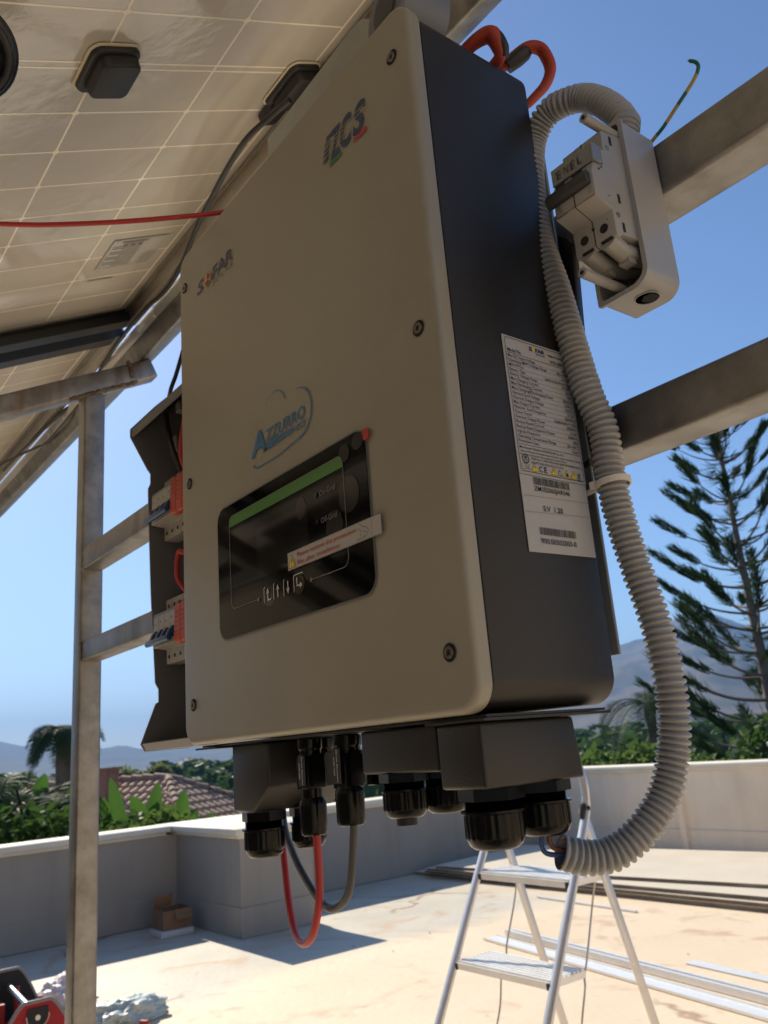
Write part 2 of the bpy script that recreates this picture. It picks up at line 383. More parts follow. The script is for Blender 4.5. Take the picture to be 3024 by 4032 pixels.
# unseen block added on the south side to cut sky light and darken reflections
sh_ = thing('sky_blocker', 'unseen block added behind the camera to cut sky light', 'light blocker', (-1, -6, 0))
b = MB().box(-7.0, 2.2, -7.2, -2.6, .001, 3.1); obj('wall', b, mat('dark blocker surface', (.10,.08,.065), .8, var=.1), sh_)
b = MB().box(-7.2, 2.4, -7.4, -2.45, 3.1005, 3.3); obj('roof', b, M['cope'], sh_, bevel=.02)

hw = thing('bounce_wall', 'unseen wall added behind the camera to bounce warm sunlight', 'light blocker', (6, .5, 0))  # unseen wall added to bounce warm light onto the inverter's side
b = MB().box(5.0, 8.6, -3.2, 5.2, .001, 2.8); obj('wall', b, mat('warm bounce surface', (.52,.44,.34), .85, var=.05), hw)
b = MB().box(4.8, 8.8, -3.4, 5.4, 2.8005, 3.0); obj('roof', b, M['cope'], hw, bevel=.02)
# ---------------------------------------------------------------- ground, hills
def ground_mat():
    return mat('scrub and soil', (.07,.08,.035), .9, col2=(.20,.16,.09), vscale=.05)
gr = MB(); n_ = 64
gr.add([(0,0,GZ)] + [(5800*math.cos(2*math.pi*k/n_), 5800*math.sin(2*math.pi*k/n_), GZ) for k in range(n_)], [(0, k+1, (k+1) % n_+1) for k in range(n_)])
struct(obj('ground', gr, ground_mat()))
def dirv(az): a = R(az); return Vector((math.sin(a), math.cos(a), 0))
def interp(tab, x):
    if x <= tab[0][0]: return tab[0][1]
    for (a, b), (c, d) in zip(tab, tab[1:]):
        if x <= c: return b+(d-b)*(x-a)/(c-a)
    return tab[-1][1]
def hills(name, tab, d0, d1, d2, a0, a1, da, rough, col, col2, vs):
    # terrain: rises from d0 to the ridge at d1, falls to d2
    H = MB(); az = [a0+da*i for i in range(int((a1-a0)/da)+1)]; nr = 44; vs_ = []
    for a in az:
        e = interp(tab, a); top = 1.4+d1*math.tan(R(e))
        for j in range(nr):
            t = j/(nr-1)
            if t < .75: s_ = t/.75; d = d0+(d1-d0)*s_; f = s_**1.15*(0.9+.1*s_)
            else: s_ = (t-.75)/.25; d = d1+(d2-d1)*s_; f = 1-s_*s_
            p = dirv(a)*d
            nz = noise.fractal(Vector((p.x, p.y, 7))/(d1*.07), 1.0, 2.1, 6)*rough*(d1*.012)*min(1, 4*f*(1.08-f)+.15)
            rg = 1-abs(noise.fractal(Vector((p.x, p.y, 31))/(d1*.11), 1.0, 2.0, 5)); nz += rg*rough*d1*.010*f*(1-f)*4
            vs_.append((p.x, p.y, GZ-1+(top-GZ+1)*f+nz*.8))
    H.add(vs_, [(i*nr+j, i*nr+j+1, (i+1)*nr+j+1, (i+1)*nr+j) for i in range(len(az)-1) for j in range(nr-1)])
    return struct(obj(name, H, mat(name+' slopes', col, .95, col2=col2, vscale=vs, lo=.42, hi=.6), smooth=70))
hills('hills', [(-100,1.0),(-90,1.6),(-80,2.3),(-77,2.05),(-75.8,1.72),(-74.3,1.55),(-72.5,1.2),(-70.8,1.22),(-69.7,1.25),(-68.75,.93),(-67.5,1.1),(-65.8,1.05),(-62,1.3),(-55,1.6),(-50,.9)], 1700, 4200, 5200, -104, -46, .16, .5, (.022,.032,.026), (.05,.05,.038), .006)
hills('mountain_ridge', [(-52,.3),(-47,1.2),(-43,2.6),(-40,3.7),(-37.1,4.95),(-35.2,5.5),(-33.5,6.3),(-32.3,6.6),(-31,6.45),(-29.7,5.95),(-27.8,4.9),(-25,4.4),(-20,5.0),(-10,3)], 900, 2900, 3900, -54, -8, .16, .9, (.03,.04,.028), (.115,.085,.065), .009)

# ---------------------------------------------------------------- vegetation helpers
def leafmat(name, c, c2, rough=.5, tr=.25):
    m = mat(name, c, rough, col2=c2, vscale=1.3)
    m.node_tree.nodes['Principled BSDF'].inputs['Specular IOR Level'].default_value = .06
    t = m.node_tree; b = t.nodes['Principled BSDF']; out = [n for n in t.nodes if n.type == 'OUTPUT_MATERIAL'][0]
    tl = t.nodes.new('ShaderNodeBsdfTranslucent'); mx = t.nodes.new('ShaderNodeMixShader'); mx.inputs[0].default_value = tr
    tl.inputs[0].default_value = tuple(min(1, x*1.8) for x in c2)+(1,)
    t.links.new(b.outputs[0], mx.inputs[1]); t.links.new(tl.outputs[0], mx.inputs[2]); t.links.new(mx.outputs[0], out.inputs[0]); return m
M['leafdark'] = leafmat('dark foliage', (.022,.05,.012), (.05,.095,.02))
M['leafmid'] = leafmat('green foliage', (.045,.085,.02), (.10,.16,.035))
M['leafpale'] = leafmat('olive grey foliage', (.09,.11,.045), (.16,.175,.07))
M['leafban'] = leafmat('banana leaf green', (.03,.08,.015), (.07,.15,.025), .45, .25)
M['leafpalm'] = leafmat('palm frond green', (.02,.045,.016), (.05,.08,.03), .6, .08)
M['pineleaf'] = leafmat('pine needle green', (.02,.05,.016), (.05,.09,.03), .6, .15)
M['bark'] = mat('grey brown bark', (.10,.08,.06), .9, col2=(.17,.13,.10), vscale=6, bump=.8, bscale=25)
M['drythatch'] = mat('dry straw thatch', (.20,.15,.09), .9, var=.3, vscale=10)

def blob_tree(name, label, cat, x, y, z0, h, rad, leaf, seed, n=2600, size=.16, group=None, trunkr=.14, lobes=9, base=.3, ztop=None):
    rnd = random.Random(seed); t = thing(name, label, cat, (x, y, z0), group)
    tr = MB(); tops = []
    hc = h*base
    tr.tube([(x,y,z0-.1),(x+.05*rad,y,z0+hc*.6),(x+.08*rad,y+.04*rad,z0+min(hc*1.5, hc+(h-hc)*.45))], [trunkr*1.3, trunkr, trunkr*.6], 8)
    L = []
    for i in range(lobes):
        a = rnd.uniform(0, 6.28); rr = rad*rnd.uniform(.1,.72); zz = z0+hc+(h-hc)*rnd.uniform(.18,.88)
        k = 1-abs((zz-z0-hc)/(h-hc)-.45)*.9; c = Vector((x+math.cos(a)*rr*k, y+math.sin(a)*rr*k, zz)); L.append((c, rad*rnd.uniform(.28,.5)))
        tr.tube([(x+.05*rad,y,z0+hc*rnd.uniform(.6,1.0)), c.lerp(Vector((x,y,zz)), .5)-Vector((0,0,.2*(h-hc))), c], [trunkr*.45, trunkr*.28, trunkr*.08], 6)
    obj('trunk', tr, M['bark'], t, smooth=60)
    cr = MB()
    for i in range(n):
        c, r_ = rnd.choice(L); d = Vector((rnd.gauss(0,1), rnd.gauss(0,1), rnd.gauss(0,1))).normalized()
        p = c+Vector((d.x, d.y, d.z*.8))*r_*(rnd.random()**.4)*rnd.uniform(.85,1.15)
        s_ = size*rnd.uniform(.6,1.4); u = Vector((rnd.gauss(0,1), rnd.gauss(0,1), rnd.gauss(0,.7))).normalized(); v = u.orthogonal().normalized()
        v = (v+d*.3).normalized(); m_ = p+u*s_*.5
        cr.add([p, m_+v*s_*.28, p+u*s_, m_-v*s_*.28], [(0,1,2,3)])
    obj('crown', cr, leaf, t); return t

def frond(mb, base, az, length, up, droop, nleaf=44, leaflen=.45, wid=.035, mi=0, rnd=random, vee=.35, rach=None):
    d = Vector((math.sin(az), math.cos(az), 0)); side = Vector((d.y, -d.x, 0)); pts = []
    for i in range(25):
        t = i/24; pts.append(base+d*(length*t*(1-.15*t*t))+Vector((0,0,up*length*t-droop*length*t*t)))
    (rach or mb).tube(pts, [.022*(1-.8*i/24) for i in range(25)], 5)
    for k in range(nleaf):
        t = .12+.87*k/nleaf; i = min(23, int(t*24)); p = pts[i].lerp(pts[i+1], t*24-i); T = (pts[i+1]-pts[i]).normalized()
        ll = leaflen*(math.sin(math.pi*min(1, t*.85+.12))**.6)*rnd.uniform(.85,1.1)
        for s_ in (-1, 1):
            dirn = (side*s_*1.0+T*.55+Vector((0,0,vee-.2*rnd.random()))).normalized()
            e = p+dirn*ll-Vector((0,0,ll*ll*.35)); m_ = p.lerp(e, .45)+Vector((0,0,.04*ll)); wv = T*wid*.5
            mb.add([p-wv*.4, p+wv*.4, m_+wv, m_-wv, e], [(0,1,2,3),(3,2,4)])

def palm(label, pos, zc, z0, n, length, leaf, seed, tr=.16, up=.75, droop=.95, group=None, leaflen=.5, azs=None, lw=.035):
    rnd = random.Random(seed); t = thing('palm_tree', label, 'palm', (pos.x, pos.y, z0), group)
    tk = MB(); tk.tube([(pos.x,pos.y,z0-.1),(pos.x+.04,pos.y,(z0+zc)/2),(pos.x,pos.y,zc)], [tr*1.2, tr, tr*.95], 10)
    obj('trunk', tk, M['bark'], t, smooth=60)
    cr = MB(); b = Vector((pos.x,pos.y,zc))
    for i in range(n):
        a = (azs[i] if azs and i < len(azs) else rnd.uniform(0, 6.283)); u = up*rnd.uniform(.3,1.25)
        frond(cr, b, a, length*rnd.uniform(.85,1.1), u, droop*rnd.uniform(.7,1.15)+u*.3, rnd=rnd, leaflen=leaflen, wid=lw)
    obj('crown', cr, leaf, t); return t

def banana(label, pos, z0, ztop, n, seed, leaflen=1.1, leafw=.30, lean=None, group='banana plants behind the parapet', face=None):
    rnd = random.Random(seed); t = thing('banana_plant', label, 'banana plant', (pos.x, pos.y, z0), group)
    st = MB(); zs = ztop-leaflen*1.05
    st.tube([(pos.x,pos.y,z0-.1),(pos.x,pos.y,zs*.6+z0*.4),(pos.x,pos.y,zs)], [.13,.11,.07], 10); obj('stem', st, M['leafmid'], t, smooth=60)
    cr = MB()
    for i in range(n):
        a = rnd.uniform(0, 6.283) if i else (lean if lean is not None else 0); up = rnd.uniform(.55,1.0) if i else 1.0; out = rnd.uniform(.12,.55) if i else .10
        ln = leaflen*rnd.uniform(.75,1.0) if i else leaflen; d = Vector((math.sin(a), math.cos(a), 0))
        b = Vector((pos.x, pos.y, zs-.1)); P = []
        for k in range(15):
            s_ = k/14; P.append(b+d*(out*ln*(.15+s_)*s_*1.2)+Vector((0,0,ln*1.12*(s_*up-(.55*out)*s_**3))))
        toc = (CAM-b).normalized(); fn_ = (toc+Vector((rnd.uniform(-.6,.6), rnd.uniform(-.6,.6), .25))).normalized()
        vs = []
        for k, p in enumerate(P):
            s_ = k/14; T = (P[min(k+1,14)]-P[max(k-1,0)]).normalized(); sd_ = T.cross(fn_).normalized(); nn = sd_.cross(T)
            w_ = leafw*.58*(math.sin(math.pi*min(1,max(0,(s_-.16)/.84)))**.55 if s_ > .16 else .06); w_ = max(w_, .012)
            for j in (-1,-.5,0,.5,1): vs.append(p+sd_*w_*j+nn*(-abs(j)*w_*.28+rnd.uniform(-.004,.004)))
        cr.add(vs, [(k*5+j, k*5+j+1, (k+1)*5+j+1, (k+1)*5+j) for k in range(14) for j in range(4)])
    obj('leaf', cr, M['leafban'], t, smooth=50); return t

def at(az, dist): return Vector((CAM.x, CAM.y, 0))+dirv(az)*dist
def zel(el, dist): return CAM.z+dist*math.tan(R(el))

# ---- Norfolk pine behind the right parapet
def norfolk():
    rnd = random.Random(5); p = at(-28.35, 22); t = thing('norfolk_pine', 'tall Norfolk pine with bare tiered branches tipped with dark needle tufts, right edge', 'pine tree', (p.x,p.y,GZ))
    top = zel(20.5, 22); tk = MB(); pts = [Vector((p.x,p.y,GZ-.1)), Vector((p.x,p.y,-2)), Vector((p.x-.02,p.y,2)), Vector((p.x-.05,p.y,5.5)), Vector((p.x-.02,p.y,top))]
    tk.tube(smooth_path(pts, 6), [max(.03, .25*(1-.93*i/24)) for i in range(25)], 10)
    cr = MB(); z = top-.35; wi = 0
    while z > -2.5:
        f = (top-z)/(top+2.5); L = .55+3.2*f**.8; nb = 6
        ph = rnd.uniform(0, 1.05)
        for b in range(nb):
            a = ph+b*2*math.pi/nb+rnd.uniform(-.14,.14); ln = L*rnd.uniform(.72,1.08); zz = z+rnd.uniform(-.1,.1)
            upa = .58-.40*f+rnd.uniform(-.05,.05); sag = .10; d = Vector((math.sin(a), math.cos(a), 0)); sd_ = Vector((d.y,-d.x,0))
            P = []
            for k in range(13):
                s_ = k/12; P.append(Vector((p.x,p.y,zz))+d*ln*s_+Vector((0,0,ln*(upa*s_-sag*math.sin(s_*math.pi)+.10*s_*s_))))
            tk.tube(P, [.035*(1-.75*k/12)*(.6+f) for k in range(13)], 5)
            bare = .33+.30*rnd.random()*(1-.6*f); 
            if rnd.random() < .06: bare = .9
            def tuft(c, T, size, n):
                for _ in range(n):
                    dv = (T*rnd.uniform(.7,1.5)+sd_*rnd.uniform(-.75,.75)+Vector((0,0,rnd.uniform(-.1,.75)))).normalized(); l_ = size*rnd.uniform(.5,1.1)
                    q0 = c+Vector((rnd.uniform(-.05,.05),)*3); e = q0+dv*l_; m_ = q0.lerp(e,.55)+Vector((0,0,-.06*l_)); w1 = dv.orthogonal().normalized()*.0065; w2 = dv.cross(w1).normalized()*.0065
                    cr.add([q0-w1,q0+w1,m_+w1*1.2,e,m_-w1*1.2], [(0,1,2,3,4)]); cr.add([q0-w2,q0+w2,m_+w2*1.2,e,m_-w2*1.2], [(0,1,2,3,4)])
            bare = min(.9, bare+.12); nt_ = int(10+20*(1-bare)*ln/2)
            for k in range(nt_):
                s_ = bare+(1-bare)*(k+rnd.random()*.8)/nt_; x_ = min(11.99, s_*12); c_ = P[int(x_)].lerp(P[int(x_)+1], x_-int(x_)); T = (P[int(x_)+1]-P[int(x_)]).normalized(); rel = (s_-bare)/(1-bare)
                tuft(c_, T, (.20+.26*math.sin(math.pi*min(1, .22+rel*.72)))*(.8+.35*f), 10)
            if rnd.random() < .45:      # short dense tufts hugging the trunk
                for _ in range(3): tuft(P[1]+Vector((rnd.uniform(-.2,.2), rnd.uniform(-.2,.2), rnd.uniform(-.3,.15))), d, .42, 9)
        z -= .50+.10*rnd.random(); wi += 1
    obj('trunk', tk, M['bark'], t, smooth=60); obj('crown', cr, M['pineleaf'], t)
norfolk()

# ---- bananas, palms and shrubs beyond the left parapet
banana('single tall upright banana leaf, bright green, left of the steel post', at(-75.2, 13), GZ, zel(.4, 13), 7, 11, 1.3, .27, lean=0)
banana('banana clump with one narrow upright leaf directly right of the steel post', at(-69.75, 13), GZ, zel(-.2, 13), 8, 12, 1.35, .19, lean=R(-160))
banana('banana clump with darker leaves in the middle of the tiled roof view', at(-68.2, 13.5), GZ, zel(-.75, 13.5), 8, 13, 1.2, .22, lean=R(-20))
banana('banana plant with broad pale leaf tilted in front of the roof tiles', at(-66.7, 13), GZ, zel(-1.3, 13), 7, 14, 1.1, .22, lean=R(30))
banana('low banana leaf just above the pier coping', at(-64.8, 12.0), GZ, zel(-2.75, 12), 4, 15, .7, .2, lean=R(60))
banana('banana plant with dark leaves hidden partly by the left side of the post', at(-72.9, 12.6), GZ, zel(.5, 12.6), 7, 16, 1.3, .34, lean=R(10))
banana('banana leaves filling the gap between two shrubs at the left edge', at(-76.6, 12.3), GZ, zel(-.9, 12.3), 9, 17, 1.2, .26, lean=R(-100))
banana('low banana clump just right of the post foot above the coping', at(-71.1, 12.4), GZ, zel(-1.3, 12.4), 9, 18, 1.15, .24, lean=R(100))
palm('dark feathery palm crown standing highest above the hills, left of the post', at(-73.35, 18), zel(2.3, 18), GZ, 30, .85, M['leafpalm'], 21, up=.8, droop=1.15, leaflen=.30, lw=.022, group='palms beyond the parapet')
palm('arching glossy palm at the far left below the hill line', at(-75.6, 12.5), zel(-2.6, 12.5), GZ, 16, 1.5, M['leafpalm'], 22, up=1.25, droop=1.15, leaflen=.4, group='palms beyond the parapet', azs=[R(-75-90+8), R(-75+90), R(-75+95), R(-120), R(-30)], lw=.024)
palm('small palm with drooping fronds between hedge and conduit', at(-35.6, 26), zel(1.2, 26), GZ, 16, 2.0, M['leafpalm'], 23, up=.7, droop=.9, group='palms beyond the parapet', leaflen=.5, lw=.03)
GSH = 'shrubs behind the parapets'
for i, (az_, d_, el_, rad_, leaf_, lb) in enumerate((
    (-77.2, 11.5, -2.4, .9, 'leafdark', 'glossy dark shrub at the left edge behind the parapet'),
    (-73.9, 11.2, -2.8, .7, 'leafdark', 'dark shrub just left of the post behind the parapet'),
    (-70.9, 11.8, -2.9, .7, 'leafmid', 'leafy shrub just right of the post behind the parapet'),
    (-69.0, 11.3, -3.1, .7, 'leafdark', 'low dark shrub under the banana leaves'),
    (-66.9, 11.3, -3.3, .7, 'leafmid', 'low green shrub beneath the tiled roof'))):
    p = at(az_, d_); blob_tree('shrub', lb, 'shrub', p.x, p.y, GZ, zel(el_, d_)-GZ, rad_*1.25, M[leaf_], 30+i, 3600, .13, GSH, .06, base=.84, lobes=14)
for i, (az_, d_, el_, rad_, leaf_, lb) in enumerate((
    (-40.3, 17, -.75, 1.1, 'leafmid', 'bright green hedge tree right beside the dark inverter cover'),
    (-38.0, 17.5, -.1, 1.15, 'leafmid', 'highest green hedge tree left of the conduit loop'),
    (-35.9, 17, -.5, 1.0, 'leafmid', 'green hedge tree partly behind the conduit loop'),
    (-33.2, 18, -.2, 1.2, 'leafmid', 'green tree just right of the conduit above the coping'),
    (-30.5, 19, .3, 1.3, 'leafdark', 'dark tree at the foot of the Norfolk pine'),
    (-27.3, 20, .6, 1.4, 'leafdark', 'dark tree at the right edge below the pine'),
    (-43.0, 17, -.8, 1.1, 'leafmid', 'green hedge tree hidden mostly by the inverter cover'))):
    p = at(az_, d_); blob_tree('broadleaf_tree', lb, 'tree', p.x, p.y, GZ, zel(el_, d_)-GZ, rad_, M[leaf_], 50+i, 5200, .17, 'green trees behind the north parapet', .1, base=.55, lobes=14)
# tall airy trees on the plain
for i, (az_, d_, el_, rad_, h_, lb) in enumerate((
    (-70.1, 62, .78, 1.7, 8.5, 'airy olive green tree rising over the roof ridge beside the post'),
    (-69.0, 66, .1, 1.3, 8, 'lower airy tree behind the chimney'),
    (-67.75, 62, .36, 1.05, 8, 'narrow airy tree just right of the chimney'),
    (-71.6, 60, .2, 1.3, 8, 'airy tree hidden by the post'))):
    p = at(az_, d_); blob_tree('poplar_tree', lb, 'tree', p.x, p.y, GZ, zel(el_, d_)-GZ, rad_, M['leafpale'], 70+i, 3200, .34, 'airy trees beyond the tiled house', .18, base=.25, lobes=12)
# wood on the plain: one mass of crowns
wd = MB(); rnd = random.Random(9)
for i in range(420):
    a = rnd.uniform(-80, -20); d_ = rnd.uniform(85, 230); p = at(a, d_); hh = rnd.uniform(3.5, 7.2)*(1+.15*(d_ > 150)); rr = rnd.uniform(2.2, 4.2)
    for k in range(46):
        dv = Vector((rnd.gauss(0,1), rnd.gauss(0,1), rnd.gauss(0,1))).normalized(); c = Vector((p.x, p.y, GZ+hh*.55))+Vector((dv.x*rr, dv.y*rr, abs(dv.z)*hh*.5)); s_ = rr*.42; u = dv.orthogonal().normalized(); v = dv.cross(u); 
        cs, sn = math.cos(k), math.sin(k); u, v = u*cs+v*sn, v*cs-u*sn
        wd.add([c-u*s_, c-v*s_*.7, c+u*s_, c+v*s_*.7], [(0,1,2,3)])
wo = obj('wood', wd, M['leafdark'], loc=(0,0,0)); wo['kind'] = 'stuff'

# ---- houses with tiled roofs
M['tile'] = mat('terracotta roof tile', (.36,.225,.15), .8, col2=(.54,.37,.25), vscale=9, bump=.2, bscale=40)
M['tileridge'] = mat('weathered ridge tile', (.20,.12,.09), .85, col2=(.33,.22,.16), vscale=8)
M['housewall'] = mat('ochre house render', (.55,.40,.26), .85, var=.06)
M['brick'] = mat('brown chimney brick', (.24,.13,.09), .85, var=.25, vscale=14)
def tiled_face(mb, A, Bp, C, D, pitch=.30, rows=None):
    """barrel tiles on the quad A(eave l) B(eave r) C(top r) D(top l); C may equal D"""
    A, Bp, C, D = map(Vector, (A, Bp, C, D)); n = (Bp-A).cross(D-A).normalized()
    if n.z < 0: n = -n
    Ls = ((A+Bp)/2-(C+D)/2).length; rows = int(Ls/.36); ex = (Bp-A).normalized()
    mb.add([A, Bp, C, D] if (C-D).length > 1e-3 else [A, Bp, C], [(0,1,2,3)] if (C-D).length > 1e-3 else [(0,1,2)])
    for r_ in range(rows):
        t0 = r_/rows; t1 = (r_+1.15)/rows; L0 = A.lerp(D, t0); R0 = Bp.lerp(C, t0); W_ = (R0-L0).length; t1 = min(t1, 1)
        k0 = math.ceil((L0-A).dot(ex)/pitch); k1 = int(((R0-A).dot(ex))/pitch)
        dn = ((D+C)/2-(A+Bp)/2); up = (dn-ex*dn.dot(ex)).normalized()
        for k in range(k0, k1+1):
            c0 = A+ex*(k*pitch)+up*(up.dot(L0-A)); c1 = c0+up*(Ls/rows*1.12); vs = []
            for c, rr, lift in ((c0, .105, .045), (c1, .085, .0)):
                for j in range(6):
                    a = math.pi*j/5; vs.append(c+ex*math.cos(a)*rr+n*(math.sin(a)*rr*.75+lift))
            mb.add(vs, [(j, j+1, 7+j, 6+j) for j in range(5)]+[tuple(range(6))])
def hip_house(label, apex, e_dir, w_, h_, ridge_len, wall_h, chim=None, extra=1.0):
    e = dirv(e_dir); n = Vector((-e.y, e.x, 0)); ap = Vector(apex)
    t = thing('tiled_house', label, 'house', (ap.x, ap.y, GZ), 'houses below the hills')
    zE = ap.z-h_; C1 = ap+e*w_-n*w_-Vector((0,0,h_)); C2 = ap+e*w_+n*w_-Vector((0,0,h_)); ap2 = ap-e*ridge_len
    C3 = ap2-e*w_+n*w_-Vector((0,0,h_)); C4 = ap2-e*w_-n*w_-Vector((0,0,h_))
    rf = MB(); tiled_face(rf, C1, C2, ap, ap); tiled_face(rf, C2, C3, ap2, ap); tiled_face(rf, C4, C1, ap, ap2); rf.add([C3,C4,ap2],[(0,1,2)])
    ro = obj('roof', rf, M['tile'], t)
    rg = MB()
    for a, b in ((ap,C1),(ap,C2),(ap,ap2)):
        N_ = int((b-a).length/.4)
        for i in range(N_): p0 = a.lerp(b, i/N_)+Vector((0,0,.06)); p1 = a.lerp(b, (i+1.12)/N_)+Vector((0,0,.09)); rg.tube([p0,p1], [.10,.13], 8)
    obj('ridge_tiles', rg, M['tileridge'], ro)
    k = (w_-.35)/w_; wl = MB(); c0 = (ap+ap2)/2; 
    wl.obox((c0.x,c0.y,(zE-.06+GZ)/2), e, n, (0,0,1), ridge_len/2+w_*k, w_*k, (zE-.06-GZ)/2); obj('wall', wl, M['housewall'], t)
    if chim:
        cp_ = ap-e*chim[0]+n*chim[1]; cz_ = chim[2]; cb = MB(); cb.obox((cp_.x,cp_.y,cz_-.6), e, n, (0,0,1), .28,.28,.6); cb.obox((cp_.x,cp_.y,cz_+.04), e, n, (0,0,1), .36,.36,.035)
        obj('chimney', cb, M['brick'], ro)
    return t
pa = at(-67.1, 27); pa.z = zel(-.95, 27)
hip_house('terracotta tiled hip roofed house with brown chimney seen between post and inverter', pa, -67.1+180-52, 3.7, 2.0, 5.5, 3, chim=(1.6, -.9, zel(-.1, 28.5)))
pb = at(-74.6, 21); pb.z = zel(-1.45, 21)
hip_house('second tiled roof glimpsed behind banana leaves left of the post', pb, -74.6+180-60, 3.2, 1.5, 4.5, 3)
# ================================================================ STEEL RACK, RAILS, PV MODULES
K = .492; Z0 = 2.2242; ca_, sa_ = math.cos(math.atan(K)), math.sin(math.atan(K))
# module frame coordinates: s along the slope (+Y, up), d downwards from the glass underside
def PM(x, s, d): return Vector((x, s*ca_+d*sa_, Z0+s*sa_-d*ca_))
rack = thing('steel_rack', 'welded galvanised square tube rack carrying the solar modules and the inverter', 'metal frame', (-.791, .165, 0))
def htube(mb, f, L0, L1, a, wall=.0025):
    """hollow square tube: f(u,v,t) maps section coords and position"""
    h = a/2; o = [(-h,-h),(h,-h),(h,h),(-h,h)]; i_ = [(-h+wall,-h+wall),(h-wall,-h+wall),(h-wall,h-wall),(-h+wall,h-wall)]
    r = .004; O = rrect(-h, h, -h, h, r, 3); I = rrect(-h+wall, h-wall, -h+wall, h-wall, .002, 3); n = len(O)
    vs = [f(*p, L0) for p in O]+[f(*p, L1) for p in O]+[f(*p, L0) for p in I]+[f(*p, L1) for p in I]
    fs = [(k, (k+1) % n, n+(k+1) % n, n+k) for k in range(n)]+[(2*n+k, 3*n+k, 3*n+(k+1) % n, 2*n+(k+1) % n) for k in range(n)]
    fs += [(k, 2*n+k, 2*n+(k+1) % n, (k+1) % n) for k in range(n)]+[(n+k, n+(k+1) % n, 3*n+(k+1) % n, 3*n+k) for k in range(n)]
    mb.add(vs, fs)
T4 = .04
# post (vertical), rails (along X), rafter (along slope), purlin (along X, tilted with the slope)
b = MB(); htube(b, lambda u,v,t: Vector((-.791+u, .1655+v, t)), 0, 2.147, T4); b.box(-.86,-.72,.095,.235,0.001,.008); obj('post', b, M['galv'], rack, smooth=40)
b = MB(); htube(b, lambda u,v,t: Vector((t, .1655+u, 1.8105+v)), -.7698, 1.13, T4); obj('rail', b, M['galv'], rack, smooth=40)
b = MB(); htube(b, lambda u,v,t: Vector((t, .1655+u, 1.641+v)), -.7698, 1.13, .036); obj('rail', b, M['galv'], rack, smooth=40)
b = MB(); htube(b, lambda u,v,t: Vector((1.15+u, .1655+v, t)), .0, 2.112, T4); b.box(1.08,1.22,.095,.235,0.001,.008); obj('post', b, M['galv'], rack, smooth=40)
def raft(x):
    b = MB(); htube(b, lambda u,v,t: Vector((x+u, t*ca_-v*sa_, 2.090+t*sa_+v*ca_)), -1.95, .317, T4); return b
obj('rafter', raft(-.791), M['galvrust'], rack, smooth=40); obj('rafter', raft(1.15), M['galv'], rack, smooth=40)
def purl(s, x0=-3.3, x1=1.3):
    b = MB(); htube(b, lambda u,v,t: Vector((t, (s+u)*ca_-(v+.0405)*sa_, 2.090+(s+u)*sa_+(v+.0405)*ca_)), x0, x1, T4); return b
obj('purlin', purl(.318), M['galv'], rack, smooth=40); obj('purlin', purl(-.62), M['galv'], rack, smooth=40)
for x, y0, y1 in ((-.791, -.86, -.82),):
    b = MB(); htube(b, lambda u,v,t: Vector((x+u, -.84+v, t)), 0, 1.645, T4); obj('post', b, M['galv'], rack, smooth=40)
# weld beads: lumpy tubes along the joints
def weld(path, r=.0035, seed=1):
    rnd = random.Random(seed); P = resample(smooth_path(path, 10), .0022); b = MB(); b.tube([p+Vector((rnd.uniform(-1,1),rnd.uniform(-1,1),rnd.uniform(-1,1)))*.0007 for p in P], [r*rnd.uniform(.75,1.35) for _ in P], 7); return b
wz = lambda y: 2.090-.0201*ca_+(y+.0*1)*sa_/ca_
def rb(t, v, x): return Vector((x, t*ca_-v*sa_, 2.090+t*sa_+v*ca_))
obj('weld_bead', weld([rb(.12,-.0215,-.772), rb(.17,-.0215,-.770), rb(.22,-.0215,-.772), rb(.268,-.0215,-.771)], .0042, 2), M['weld'], rack, smooth=80)
obj('weld_bead', weld([rb(.262,-.01,-.770), rb(.268,.02,-.770), rb(.262,.0215,-.770)], .004, 3), M['weld'], rack, smooth=80)
obj('weld_bead', weld([Vector((-.7705,.1465,1.789)), Vector((-.769,.1462,1.81)), Vector((-.7705,.1465,1.831))], .0025, 4), M['galvrust'], rack, smooth=80)
obj('weld_bead', weld([Vector((-.7705,.1465,1.622)), Vector((-.769,.1462,1.64)), Vector((-.7705,.1465,1.66))], .0025, 5), M['galvrust'], rack, smooth=80)
# aluminium mounting rails between purlins and modules
def alurail(s):
    b = MB()
    for (u0,u1,d0,d1) in ((-.02,.02,.0594,.0575),(-.02,-.0175,.0574,.0375),(.0175,.02,.0574,.0375),(-.02,-.006,.0374,.0355),(.006,.02,.0374,.0355)):
        P = [PM(x, s+u, d) for x in (-3.3, 1.2) for (u, d) in ((u0,d0),(u1,d0),(u1,d1),(u0,d1))]
        b.add(P, [(0,1,2,3),(4,7,6,5),(0,4,5,1),(1,5,6,2),(2,6,7,3),(3,7,4,0)])
    return b
for s in (.268, -.60): obj('mounting_rail', alurail(s), M['alu'], rack)

